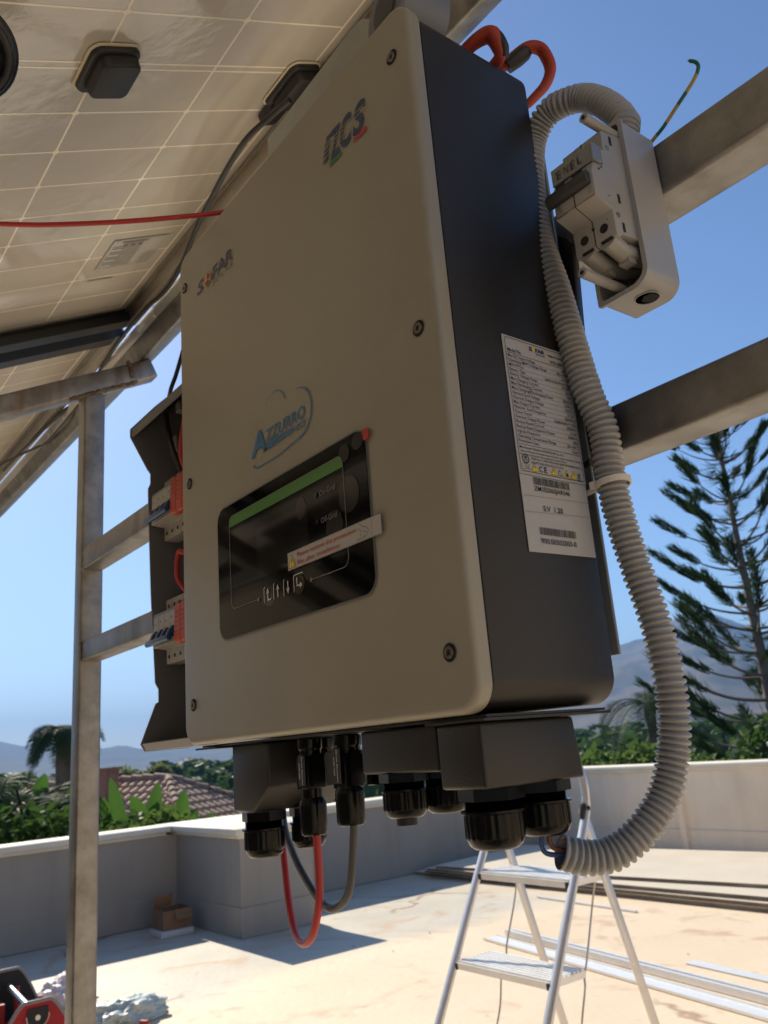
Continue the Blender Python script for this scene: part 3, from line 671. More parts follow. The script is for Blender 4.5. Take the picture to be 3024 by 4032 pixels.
# modules ----------------------------------------------------------------
def backsheet():
    m = bpy.data.materials.new('glass backed solar cells'); m.use_nodes = True; t = m.node_tree; L = t.links; N = t.nodes; b = N['Principled BSDF']
    tc = N.new('ShaderNodeTexCoord'); n = N.new('ShaderNodeTexNoise'); n.inputs['Scale'].default_value = 3.2; n.inputs['Detail'].default_value = 5; L.new(tc.outputs['Object'], n.inputs[0])
    r_ = N.new('ShaderNodeValToRGB'); r_.color_ramp.elements[0].color = (.41,.39,.345,1); r_.color_ramp.elements[1].color = (.51,.485,.43,1); r_.color_ramp.elements[0].position = .35; r_.color_ramp.elements[1].position = .7
    L.new(n.outputs[0], r_.inputs[0]); L.new(r_.outputs[0], b.inputs['Base Color']); b.inputs['Roughness'].default_value = .5
    b.inputs['Coat Weight'].default_value = 1; b.inputs['Coat Roughness'].default_value = .03; b.inputs['Coat IOR'].default_value = 1.9
    n2 = N.new('ShaderNodeTexNoise'); n2.inputs['Scale'].default_value = 13.0; n2.inputs['Detail'].default_value = 7; n2.inputs['Roughness'].default_value = .62; L.new(tc.outputs['Object'], n2.inputs[0])
    bp = N.new('ShaderNodeBump'); bp.inputs['Strength'].default_value = .09; bp.inputs['Distance'].default_value = .01; L.new(n2.outputs[0], bp.inputs['Height']); L.new(bp.outputs[0], b.inputs['Coat Normal'])
    return m
M['back'] = backsheet(); M['gap'] = mat('cell gaps with daylight in colour', (.86,.81,.70), .4, coat=1.0)  # daylight passing between the cells is put into the gap colour
M['rim'] = mat('cream sealant rim', (.62,.56,.42), .6)
M['modlabel'] = mat('module rating label', (.40,.395,.38), .4, coat=.6)
M['modink'] = mat('module label print', (.12,.12,.12), .5)
def module(x1, label, jb=True, prt=None):
    """module whose near short side is at x1, running to -X"""
    Lm, Wm = 1.467, .99; x0 = x1-Lm; sT = .245; sB = sT-Wm
    t = thing('solar_module', label, 'solar panel', tuple(PM((x0+x1)/2, (sT+sB)/2, 0)), 'solar modules on the rack')
    b = MB()
    P = [PM(x, s, d) for d in (0,-.004) for (x, s) in ((x0+.004,sB+.004),(x1-.004,sB+.004),(x1-.004,sT-.004),(x0+.004,sT-.004))]
    b.add(P, [(0,1,2,3),(7,6,5,4),(0,4,5,1),(1,5,6,2),(2,6,7,3),(3,7,4,0)]); obj('glass', b, M['back'], t)
    g = MB(); hx = .0783; a = .157; xm = x0+Lm/2+.0; s00 = -.095
    # cell grid: columns j (along slope) with the mid double gap of a half-cell module
    def gl(xa, sa, xb, sb, wd, d=.00010):
        u = Vector((xb-xa, sb-sa)); L_ = u.length; u.normalize(); n = Vector((-u.y, u.x))*wd/2
        g.add([PM(xa+n.x, sa+n.y, d), PM(xa-n.x, sa-n.y, d), PM(xb-n.x, sb-n.y, d), PM(xb+n.x, sb+n.y, d)], [(0,1,2,3)])
    return t, g, gl, x0, x1, sB, sT
def finish_module(mod, xmid, lead):
    t, g, gl, x0, x1, sB, sT = mod; hx = .0783; a = .157; s0 = -.095
    ss = [s0+a*j for j in range(-4, 3)]; ss[-1] = s0+2*a-.003                  # column gaps
    lo, hi_ = ss[0], ss[-1]
    xs = [xmid-.005-hx*i for i in range(0, 10)]+[xmid+.005+hx*i for i in range(0, 10)]
    xs = [x for x in xs if x0+.02 < x < x1-.02]
    for s in ss[1:-1]: gl(min(xs), s, max(xs), s, .0028)
    for x in xs: gl(x, lo, x, hi_, .0026, .00018)
    gl(min(xs), lo-.001, max(xs), lo-.001, .004); gl(min(xs), hi_+.001, max(xs), hi_+.001, .004)
    # clipped cell corners at every second gap line
    for s in ss[1:-1]:
        for i in range(0, 9, 1):
            for x in (xmid-.005-hx*(i+1), xmid+.005+hx*(i+1)):
                if x0+.03 < x < x1-.03:
                    r_ = .0060; g.add([PM(x-r_, s, .00026), PM(x, s-r_, .00026), PM(x+r_, s, .00026), PM(x, s+r_, .00026)], [(0,1,2,3)])
    obj('cell_gaps', g, M['gap'], t)
    # frame: long sides and short sides with return flange
    f = MB(); fd = .035
    def bar(xa, xb, sa, sb, d0, d1, m_):
        P = [PM(x, s, d) for d in (d0, d1) for (x, s) in ((xa,sa),(xb,sa),(xb,sb),(xa,sb))]
        m_.add(P, [(0,1,2,3),(7,6,5,4),(0,4,5,1),(1,5,6,2),(2,6,7,3),(3,7,4,0)])
    fl_ = MB()
    for s_, sg in ((sT,-1),(sB,1)):
        a_, b_ = sorted((s_, s_+sg*.003)); bar(x0, x1, a_, b_, -.006, fd-.0021, fl_); a_, b_ = sorted((s_, s_+sg*.025)); bar(x0+.001, x1-.001, a_, b_, fd-.002, fd, fl_)
        a_, b_ = sorted((s_+sg*.0031, s_+sg*.011)); bar(x0+.0005, x1-.0005, a_, b_, .0015, .0035, fl_)
    objs('long_frame', fl_, M['brownframe'], t)
    fs_ = MB()
    for x_, sg in ((x0,1),(x1,-1)):
        a_, b_ = sorted((x_+sg*.0002, x_+sg*.003)); bar(a_, b_, sB+.0032, sT-.0032, -.006, fd-.0021, fs_); a_, b_ = sorted((x_+sg*.0002, x_+sg*.035)); bar(a_, b_, sB+.0255, sT-.0255, fd-.002, fd, fs_)
        a_, b_ = sorted((x_+sg*.0031, x_+sg*.012)); bar(a_, b_, sB+.012, sT-.012, .0015, .004, fs_)
    objs('short_frame', fs_, M['blackframe'], t)
    if lead:
        for (xc, sc, hx_, hs, hgt, first) in ((-.012, -.087, .036, .030, .016, 0), (-.036, .202, .042, .026, .016, 1), (-.012, -.376, .036, .034, .016, 0)):
            rm = MB(); pl_ = rrect(xc-hx_-.0022, xc+hx_+.0022, sc-hs-.0022, sc+hs+.0022, .014, 6); rm.prism(pl_, lambda u,v: PM(u,v,.0013), lambda u,v: PM(u,v,.003)); 
            jbx = MB(); pl2 = rrect(xc-hx_, xc+hx_, sc-hs, sc+hs, .012, 6); jbx.prism(pl2, lambda u,v: PM(u,v,.0015), lambda u,v: PM(xc+(u-xc)*.97, sc+(v-sc)*.97, hgt*.55))
            jo = obj('junction_box', jbx, M['blackmat'], t, bevel=.002)
            lid = MB(); pl3 = rrect(xc-hx_*.80, xc+hx_*.86, sc-hs*.78, sc+hs*.9, .010, 6); lid.prism(pl3, lambda u,v: PM(u,v,hgt*.5), lambda u,v: PM(xc+(u-xc)*.93, sc+(v-sc)*.93, hgt+.006)); obj('lid', lid, M['blackmat'], jo, bevel=.002)
            if first: 
                ex_ = MB(); ex_.prism(rrect(xc-hx_-.034, xc-hx_+.012, sc-.016, sc+.014, .010, 6), lambda u,v: PM(u,v,.0015), lambda u,v: PM(u,v,.014)); obj('cable_outlet', ex_, M['blackmat'], jo, bevel=.002)
            obj('sealant_rim', rm, M['rim'], jo)
        # printed rating label and serial strip
        lb = MB(); lb.add([PM(-.532,.090,.0016), PM(-.432,.090,.0016), PM(-.432,.196,.0016), PM(-.532,.196,.0016)], [(0,1,2,3)]); lo_ = obj('rating_label', lb, M['modlabel'], t)
        pr = MB(); FL = lambda u,v: PM(-.532+u, .196-v, .0021)
        for r_ in range(13): 
            strip(pr, [(.012+.006*r_, .045),(.012+.006*r_, .10 if r_ % 3 else .08)], .0016, FL)
        for r_ in range(7): strip(pr, [(.010+.006*r_, .006),(.010+.006*r_, .034 if r_ % 2 else .028)], .0012, FL)
        for r_ in range(22): strip(pr, [(.088, .04+.0022*r_),(.095, .04+.0022*r_)], .0010 if r_ % 3 else .0015, FL)
        for r_ in range(3): disc(pr, .080, .05+.014*r_, .004, .004, FL)
        strip(pr, [(.006,.004),(.006,.102),(.052,.102)], .0006, FL); strip(pr, [(.006,.004),(.096,.004),(.096,.102)], .0006, FL)
        obj('print', pr, M['modink'], lo_)
        sr = MB(); 
        for i in range(26): sr.add([PM(-.574, .092+i*.0019, .0012), PM(-.570, .092+i*.0019, .0012), PM(-.570, .0930+i*.0019+.0004*(i % 3), .0012), PM(-.574, .0930+i*.0019+.0004*(i % 3), .0012)], [(0,1,2,3)])
        obj('serial_strip', sr, M['modink'], t)
finish_module(module(.721, 'large glass backed solar module overhead with black junction boxes and printed label'), -.0118, True)
finish_module(module(-.795, 'solar module beyond the black frame at the left'), -.795-.7335, False)

for i, (src, lb) in enumerate((('solar_module','first unseen module of the added shading row'),('solar_module.001','second unseen module of the added shading row'))):  # unseen lower row added to shade the inverter front from the sky
    o_ = bpy.data.objects[src]; dup(o_, o_.location-Vector((0, 1.01*ca_, 1.01*sa_)), lb)
obj('purlin', purl(-1.5), M['galv'], rack, smooth=40)
# ================================================================ THE INVERTER
ZI = 1.45; IW, IH, ID = .3938, .507, .1258
inv = thing('hybrid_inverter', 'large cream fronted solar inverter with charcoal body hanging on the rack', 'inverter', (IW/2, ID, ZI))
XZ = lambda y: (lambda u, v: Vector((u, y, ZI+v)))
F = lambda u, v, e=0: Vector((u/1000, -.0004-e, ZI+v/1000))       # front face, mm
def FE(e): return lambda u, v: F(u, v, e)
# cover with screw recesses: front face ring built from a rounded outline, bevelled edge
b = MB(); b.prism(rrect(0, IW, 0, IH, .018, 12), XZ(.0), XZ(.0148)); cover = obj('front_cover', b, M['cream'], inv, bevel=.0045, bseg=5)
b = MB(); b.prism(rrect(.002, IW-.002, .002, IH-.002, .0185, 12), XZ(.0152), XZ(ID)); obj('body', b, M['char'], inv, bevel=.0012, bseg=2)
for (sx, sz) in ((14.5,466),(374.5,466),(19.5,247.5),(374.5,247),(21,35.5),(373.8,36)):
    b = MB(); c = F(sx, sz); b.lathe([(.0056,.0),(.0056,.0003),(.0047,.0004),(.0045,-.0002)], c, (0,-1,0), 24); 
    o = obj('screw_hole', b, M['cream'] if False else M['hole'], inv, smooth=30)
    b2 = MB(); b2.lathe([(.0040,.0005),(.0038,.0012),(.0021,.0012),(.0019,.0007)], c, (0,-1,0), 20); obj('screw', b2, M['screw'], o, smooth=30)
    b3 = MB(); b3.lathe([(.0019,.00073),(.0019,.00075)], c, (0,-1,0), 6); obj('hex_socket', b3, M['hole'], o)
# --- maker's mark top right: striped slanted letters with green and red bars
b = MB(); E1 = FE(.0004); E2 = FE(.0007); E3 = FE(.0010)
put_text(b, 'Z', E1, 290.5, 435.0, 24, w=17, off=.035, shear=.28); put_text(b, 'C', E1, 305.5, 434.5, 24.5, w=17, off=.035, shear=.28); put_text(b, 'S', E1, 322, 434.0, 24, w=18, off=.035, shear=.28)
for i in range(5):
    y = 437.5+4.6*i; L_ = 2.5+1.25*abs(4.2-i) if i < 4 else 2.4; x = 279+1.5*i if i < 4 else 286.5
    plate2d(b, [(x+ (4-i)*.3, y),(x+9-.4*i, y),(x+10-.4*i, y+3.0),(x+1.6+(4-i)*.3, y+3.0)], E1)
sw = MB()
for i, (y, x0_, x1_) in enumerate(((441.2,284,312),(444.6,281,313),(448.0,281,313),(451.4,284,340),(447.6,326,342),(444.2,306,324))): plate2d(sw, [(x0_,y),(x1_,y+.2),(x1_,y+1.1),(x0_,y+.9)], E2)
lg = obj('makers_mark', b, M['inkblue'], inv); obj('mark_gaps', sw, M['cream'], lg)
b = MB(); plate2d(b, [(288.8,429.6),(305.5,429.9),(306.2,433.6),(289.8,433.4)], E1); obj('green_bar', b, M['greenp'], lg)
b = MB(); plate2d(b, [(322.0,428.8),(338.8,428.2),(339.6,432.2),(322.8,432.6)], E1); obj('red_bar', b, M['redp'], lg)
# --- sun brand mark top left
b = MB(); put_text(b, 'S', E1, 45, 441, 13.2, w=15, off=.02, shear=.2); put_text(b, 'FAR', E1, 79.5, 441, 13.2, w=44, off=.02, shear=.12)
put_text(b, 'SOLAR', E1, 80, 434.2, 4.6, w=42, off=-.005, shear=.2, space=1.3); lg2 = obj('brand_mark', b, M['inkblue'], inv)
b = MB(); disc(b, 69.5, 446.8, 7.4, 7.2, E1, n=28); strip(b, [(66,436.5),(68.5,441),(70.5,455),(72.5,458.6)], [0.3,1.4,1.4,.3], E1); obj('sun_disc', b, M['orangep'], lg2)
b = MB(); plate2d(b, [(64.2,446),(66,442),(70,440.4),(74,443),(71.2,445.5),(68,445)], E2); plate2d(b, [(69,449),(73,446.5),(75,449),(72,452.6),(70,452)], E2); obj('sun_shade', b, M['inkblue'], lg2)
# --- blue product mark in the middle
b = MB(); put_text(b, 'A', E1, 145.3, 231.6, 20.5, w=27, off=.03, shear=.1); put_text(b, 'ZZURRO', E1, 171, 238.2, 10.2, w=62.5, off=.012, shear=.1)
for i in range(4): plate2d(b, [(170.5-.4*i, 236.7-1.5*i),(216.5-.6*i, 236.2-1.35*i),(216.2-.6*i, 235.3-1.35*i),(170.2-.4*i, 235.4-1.5*i)], E1)
put_text(b, '4ZCS', E1, 217, 230.9, 4.6, w=16.5, off=.02, shear=.2)
def arc(cx, cy, rx, ry, a0, a1, n=20): return [(cx+rx*math.cos(R(a0+(a1-a0)*k/n)), cy+ry*math.sin(R(a0+(a1-a0)*k/n))) for k in range(n+1)]
A_ = arc(222.5,244.5,20.5,21,92,-90,30)+[(190,219.8),(162,220.2)]+arc(160,226,12,6,-95,-170,8)
strip(b, A_, [.3+1.3*min(1,k/8)*(1 if k < 30 else .7) for k in range(len(A_))], E1)
A_ = arc(188,262.5,16.5,14.5,8,150,20); strip(b, A_, [1.2*(1-.8*k/20) for k in range(21)], E1); strip(b, arc(157,246,12,15,100,150,6), .25, E1)
obj('product_mark', b, M['azure'], inv)
# --- display panel
b = MB(); b.prism(rrect(78.6,310,83.4,203,14,10), FE(.0002), FE(.0006)); dp = obj('display_panel', b, M['dispedge'], inv)
b = MB(); b.prism(rrect(80.2,308.6,84.9,201.5,12.6,10), FE(.0007), FE(.0012)); obj('display_foil', b, M['dispblk'], dp)
G1, G2, G3 = FE(.0014), FE(.0017), FE(.0020)
b = MB(); plate2d(b, rrect(103.6,281,180.8,190.6,5,8,rs=(0,0,6,6)), G2); obj('green_strip', b, M['greenbar'], dp)
b = MB(); plate2d(b, rrect(151,231,125,168,.6,2), G1); obj('lcd_window', b, M['lcd'], dp)
b = MB()
o_ = rrect(104.4,281.4,108.4,190,7,8); # outline starting bottom-left corner, open along the bottom
strip(b, [(151,108.3)]+[(111.4,108.3)]+arc(111.4,115.3,7,7,270,180,8)+[(104.4,183)]+arc(111.4,183,7,7,180,90,8)+[(274.4,190)]+arc(274.4,183,7,7,90,0,8)+[(281.4,115)]+arc(274.4,115.3,7,7,0,-90,8)+[(233,108.3)], .55, G3)
for x in (152, 232): plate2d(b, [(x-1.4,106.9),(x+1.4,106.9),(x+1.4,109.7),(x-1.4,109.7)], G3)
put_text(b, 'On-Grid', G3, 249.6, 167.6, 4.4, w=20.5, off=-.005); put_text(b, 'Off-Grid', G3, 249.8, 146.7, 4.4, w=20.5, off=-.005)
obj('display_print', b, M['dispgrey'], dp)
for cx_, cy_ in ((243.9,170.2),(244.3,149.6)):
    b = MB(); disc(b, cx_, cy_, 2.1, 2.1, G3); obj('indicator_light', b, M['bubble'], dp)
b = MB()
def arrow(x, y0, y1, up=True): 
    strip(b, [(x,y0),(x,y1)], 1.3, G3); t_ = y1 if up else y0; s_ = 1 if up else -1; plate2d(b, [(x-2.3,t_-s_*1.0),(x+2.3,t_-s_*1.0),(x,t_+s_*3.4)], G3)
arrow(167.2,105.6,111.5); strip(b, [(166.6,105.2),(172.4,105.2)], 1.3, G3); arrow(183,104.6,111.5); arrow(198.6,107.6,114.2,False)
strip(b, [(212,114),(212,107.8),(216.5,107.8)], 1.3, G3); plate2d(b, [(216,105.4),(216,110.2),(219.4,107.8)], G3)
for x in (161.4,176.6,192.2,207.4): strip(b, [(x,103.6),(x,115.4),(x+1.5,116.4)], .7, G3)
strip(b, [(207.4,115.8),(208.5,116.6),(220,116.6),(221.2,115.4)], .7, G3); obj('button_symbols', b, M['dispwhite'], dp)
b = MB()
for x, y, rx, ry in ((286,159,12.5,13.5),(283.5,190.5,6.5,7),(300.5,194,7,6.4),(266,140.5,11,12),(222,166,7,9),(168,106,8,6),(214,109,8,8),(120,184,3,3)): disc(b, x, y, rx, ry, FE(.00155) if y > 150 or x > 200 else FE(.0013), n=28)
objs('film_bubble', b, M['bubble'], dp)
b = MB(); S0 = FE(.0023); S1 = FE(.0026); S2 = FE(.0029)
b.prism(rrect(200.8,321.4,121.2,135.4,.6,2), FE(.0021), S0); st = obj('warning_sticker', b, M['sticker'], inv)
b = MB(); put_text(b, 'Please remove the protection', S1, 215, 129.3, 3.5, w=78, off=.004); put_text(b, 'film after installation', S1, 215, 123.4, 3.5, w=57, off=.004); obj('red_lettering', b, M['redp'], st)
b = MB(); plate2d(b, [(202.4,123),(212.2,123),(207.3,132.6)], S1); obj('warning_triangle', b, M['yellowp'], st)
b = MB(); strip(b, [(202.4,123),(212.2,123),(207.3,132.6)], .5, S2, closed=True); strip(b, [(207.3,129.6),(207.3,126.2)], .9, S2); disc(b, 207.3, 124.7, .6, .6, S2)
strip(b, [(296.5,134.4),(301,131.2),(306,129.6),(307.6,127.2),(305,124.6),(301.5,124.2)], .35, S1); strip(b, [(295.4,131),(299,128.6),(297.6,124.6)], .35, S1); strip(b, [(293,123.4),(304,123.4)], .3, S1); strip(b, [(301,127.6),(305.4,126.6)], .3, S1); strip(b, [(311,121.6),(311,135)], .25, S1); strip(b, [(200.9,121.3),(321.2,121.3),(321.2,135.3),(200.9,135.3)], .3, S1, closed=True); obj('hand_drawing', b, M['ink'], st)
b = MB(); b.prism(rrect(308.2,314.8,191.2,199.4,1.6,4), FE(.0013), FE(.0021)); obj('red_pull_tab', b, M['redp'], inv)
# --- rating label on the side
def S_(e): return lambda u, v: Vector((IW-.002+.0004+e, u/1000, ZI+v/1000))
b = MB(); b.prism(rrect(58.4,125,149.6,250,.5,2), S_(0), S_(.0003)); rl = obj('rating_label', b, M['paper'], inv)
b = MB(); b.prism([(58.4,97.2),(123.8,97.8),(124.2,149.2),(58.4,149.2)], S_(0), S_(.0004)); sl = obj('serial_label', b, M['paper'], inv)
s1, s2, s3 = S_(.0007), S_(.0010), S_(.0013)
b = MB(); strip(b, rrect(60.4,123.4,151.6,248.4,2.2,5), .4, s1, closed=True)
put_text(b, 'Model No.', s1, 62.2, 238.0, 2.6, w=13.5, off=.01); put_text(b, 'HYD 6000-ES', s1, 122.3, 238.0, 2.6, w=17.5, align='r', off=.015); put_text(b, 'Hybrid Inverter', s1, 122.0, 243.0, 2.1, w=18.5, align='r', off=.01)
strip(b, [(61.4,236.9),(122.6,236.9)], .3, s1)
rows = [('Max.DC Input Voltage','600V'),('Operating MPPT Voltage Range','90V-580V'),('MAX.PV Isc','2x15A'),('Battery Type','Lead-acid,Lithium-ion'),('Battery Voltage Range','42-58V'),('Max.Charging Current','65A'),('Max.Discharging Current','70A'),('Max.Charging&Discharging Power','3000VA'),('Nominal Grid Voltage','230Vac'),('Nominal Output Voltage','230Vac'),('Max.Output Current','27.3A'),('Nominal  Grid Frequency','50/60Hz'),('Power Factor','1(adjustable+/-0.8)'),('Nominal Output Power','6000VA'),('Backup Rated Current','13.2A'),('Backup Rated Apparent Power','3000VA'),('Ingress Protection','IP65'),('Operating Temperature Range','-25-+60'+chr(176)+'C'),('Protective Class','Class I')]
for i, (l, r_) in enumerate(rows):
    y = 233.9-3.44*i; wl = put_text(b, l, s1, 61.8, y, 2.1, off=.004); wr = put_text(b, r_, s1, 122.4, y-.2, 2.1, align='r', off=.004)
    x = 61.8
    if i < 18:
        while x < 122.4: strip(b, [(x, y-.85),(x+.9, y-.85)], .22, s1); x += 1.5
strip(b, [(61.4,170.6),(122.6,170.6)], .3, s1)
put_text(b, 'Manufacturer: Shenzhen SOFARSOLAR Co., Ltd.', s1, 61.8, 167.6, 1.8, w=43, off=.006)
put_text(b, "Address:5/F,Building 4,Antongda Industrial Park,NO.1 Liuxian Avenue,Xin'an Street,", s1, 61.8, 165.2, 1.3, w=60, off=.008); put_text(b, "Bao'an District,Shenzhen City,Guangdong Province,P.R.China", s1, 61.8, 163.0, 1.3, w=45, off=.008)
put_text(b, 'VDE0126-1-1,VDE-AR-N 4105,G83/2,EN50438,C10/11,', s1, 71, 160.6, 1.6, w=51, off=.006); put_text(b, 'ASA4777,RD1699,UTE C15-712-1', s1, 71, 157.9, 1.6, w=32, off=.006)
strip(b, [(66+3*math.cos(R(a)),160.4+2.9*math.sin(R(a))) for a in range(0,360,20)], .7, s1, closed=True); put_text(b, 'CGC', s1, 66, 159.0, 1.3, w=3.6, align='c', off=.02); disc(b, 66, 161.4, 1.2, .8, s1)
strip(b, [(62,152.8),(65.4,153.6),(65.4,157.2),(62,156.6)], .3, s1, closed=True); strip(b, [(65.4,153.6),(69,152.8),(69,156.6),(65.4,157.2)], .3, s1, closed=True); put_text(b, 'i', s1, 67, 153.6, 2.4, off=.03)
put_text(b, 'C', s1, 78.0, 152.8, 4.2, w=3.4, off=.01); put_text(b, 'E', s1, 83.0, 152.8, 4.2, w=3.0, off=.01)
strip(b, [(98.4+1.5*math.cos(R(a)),154.6+1.7*math.sin(R(a))) for a in range(0,360,30)], .35, s1, closed=True); strip(b, [(99.4,152.9),(101.8,152.9)], .4, s1); strip(b, [(97.6,156),(98.8,157.4)], .4, s1)
strip(b, [(116.6,152.6),(119.8,157.2)], .35, s1); strip(b, [(119.8,152.6),(116.6,157.2)], .35, s1); strip(b, [(116.8,156.4),(119.8,156.4)], .4, s1); strip(b, [(117.3,156),(117.6,153.2),(118.9,153.2),(119.2,156)], .3, s1); plate2d(b, [(116.4,151.6+.2),(120,151.8),(120,152.35),(116.4,152.35)], s1)
obj('label_print', b, M['ink'], rl)
b = MB(); bk = MB()
for x in (73.6, 92.6, 105.6, 112.6):
    plate2d(b, [(x-2.9,152.6),(x+2.9,152.6),(x,157.8)], s1); strip(bk, [(x-2.9,152.6),(x+2.9,152.6),(x,157.8)], .35, s2, closed=True)
    if x == 73.6: strip(bk, [(x,156.2),(x,154.4)], .5, s2); disc(bk, x, 153.5, .3, .3, s2)
    elif x == 105.6: plate2d(bk, [(x-1.5,153.1),(x+1.5,153.1),(x+.6,155.6),(x-.6,155.6)], s2)
    else: strip(bk, [(x+.5,156.4),(x-.5,154.7),(x+.5,154.7),(x-.3,153)], .35, s2)
wt = obj('warning_symbols', b, M['yellowp'], rl); obj('symbol_outlines', bk, M['ink'], wt)
b = MB(); put_text(b, 'S', s1, 84.3, 243.4, 3.0, w=3.2, off=.03); put_text(b, 'FAR', s1, 90.8, 243.4, 3.0, w=9.4, off=.03); put_text(b, 'SOLAR', s1, 90.8, 241.3, 1.2, w=9.4, off=.02); obj('small_brand_mark', b, M['inkblue'], rl)
b = MB(); disc(b, 88.9, 244.9, 1.3, 1.5, s1); strip(b, [(88.3,242.6),(89.4,247.6)], .3, s1); obj('small_sun_disc', b, M['yellowp'], rl)
b = MB(); rnd = random.Random(3)
def barcode(x0, x1, y0, y1):
    x = x0
    while x < x1:
        w_ = rnd.choice((.22,.22,.4,.6)); b.add([s2(x,y0),s2(min(x+w_,x1),y0),s2(min(x+w_,x1),y1),s2(x,y1)], [(0,1,2,3)]); x += w_+rnd.choice((.22,.25,.4,.55))
barcode(70.4,105.6,143.2,148.4); put_text(b, 'ZM1ES060JAR546', s2, 70.4, 139.0, 3.2, w=35, off=.010); put_text(b, 'S:V  1.20', s2, 76.6, 125.6, 3.7, w=19, off=.010)
barcode(70.3,105.6,109.2,114.2); put_text(b, '900.00502003-0', s2, 70.4, 103.4, 3.5, w=34.4, off=.010)
strip(b, [(58.6,149.1),(124,149.1)], .12, s2)
obj('serial_print', b, M['ink'], sl)
b = MB(); strip(b, [(58.6,134.6),(124,136.2)], .25, s2); strip(b, [(58.6,123.6),(124,126)], .25, s2); obj('label_creases', b, M['dispgrey'], sl)
# --- bottom flange plates and moulded terminal covers
b = MB(); b.box(.012, .386, .012, .118, ZI-.0022, ZI-.0006); b.box(.010,.05,.006,.118, ZI-.0042, ZI-.0026); b.box(.335,.388,.008,.121, ZI-.0042, ZI-.0026); objs('bottom_flange', b, M['blackmat'], inv)
def XZp(b, poly, y0, y1, taper=.0): b.prism(poly, lambda u,v: Vector((u, y0, ZI+v)), lambda u,v: Vector((u, y1, ZI+v)))
b = MB(); vs = []
# right cover: tapers slightly towards the bottom
def frust(x0, x1, y0, y1, z0, z1, tx0, tx1, ty0, ty1):
    m_ = MB(); m_.add([(x0+tx0,y0+ty0,z0),(x1-tx1,y0+ty0,z0),(x1-tx1,y1-ty1,z0),(x0+tx0,y1-ty1,z0),(x0,y0,z1),(x1,y0,z1),(x1,y1,z1),(x0,y1,z1)], [(0,3,2,1),(4,5,6,7),(0,1,5,4),(1,2,6,5),(2,3,7,6),(3,0,4,7)]); return m_
tc_ = obj('terminal_cover', frust(.342,.381,.0105,.092, ZI-.0417, ZI-.0044, 0, .0, -.0, -.004), M['char2'], inv, bevel=.0022, bseg=3)
obj('terminal_cover', frust(.252,.333,.018,.085, ZI-.0315, ZI-.0030, 0,.0,0,0), M['char2'], inv, bevel=.0018, bseg=3)
b = MB(); XZp(b, [(.054,-.0030),(.054,-.0575),(.0885,-.0585),(.1175,-.0385),(.1175,-.0030)], .0200, .1000); obj('terminal_cover', b, M['char2'], inv, bevel=.0018, bseg=3)
# --- cable glands
def gland(x, y, z, r, h, label=None):
    """hex base, thread, ribbed nut with domed end"""
    b = MB(); b.lathe([(r*1.12,0),(r*1.12,-h*.20)], (x,y,z), (0,0,1), 6); g = obj('cable_gland', b, M['blackpl'], inv, smooth=30)
    th = MB(); pr = []
    for k in range(9): pr += [(r*.86,-h*(.20+.022*k)),(r*.95,-h*(.211+.022*k))]
    th.lathe(pr+[(r*.86,-h*.42)], (x,y,z), (0,0,1), 28); obj('thread', th, M['blackpl'], g, smooth=30)
    nb = MB(); n = 48; prof = [(1.08,.36),(1.08,.40),(1.0,.42),(1.0,.78),(.97,.82),(.93,.86),(.86,.93),(.70,.985),(.45,1.0)]; vs = []
    for i, (rr, hh) in enumerate(prof):
        for k in range(n*2):
            a = math.pi*k/n; rib = .965 if (k % 4 < 2 and 2 <= i <= 3) else 1.0; vs.append((x+math.cos(a)*r*rr*rib, y+math.sin(a)*r*rr*rib, z-h*hh))
    m2 = n*2; nb.add(vs, [(i*m2+k, i*m2+(k+1) % m2, (i+1)*m2+(k+1) % m2, (i+1)*m2+k) for i in range(len(prof)-1) for k in range(m2)]+[tuple(range(m2)), tuple(range((len(prof)-1)*m2, len(prof)*m2))])
    obj('clamping_nut', nb, M['blackpl'], g, smooth=35); return g
gland(.0735, .0385, ZI-.0588, .0172, .037); gland(.088, .074, ZI-.0588, .0150, .033)
gland(.2775, .0335, ZI-.0317, .0152, .029); gland(.2815, .066, ZI-.0317, .0150, .029)
gland(.3610, .0330, ZI-.0420, .0178, .0345); gland(.3640, .0720, ZI-.0415, .0170, .0320)
b = MB(); b.lathe([(.007,0),(.007,-.0045)], (.2775,.0335,ZI-.0605), (0,0,1), 20); obj('sealing_plug', b, M['blackmat'], inv, smooth=30)
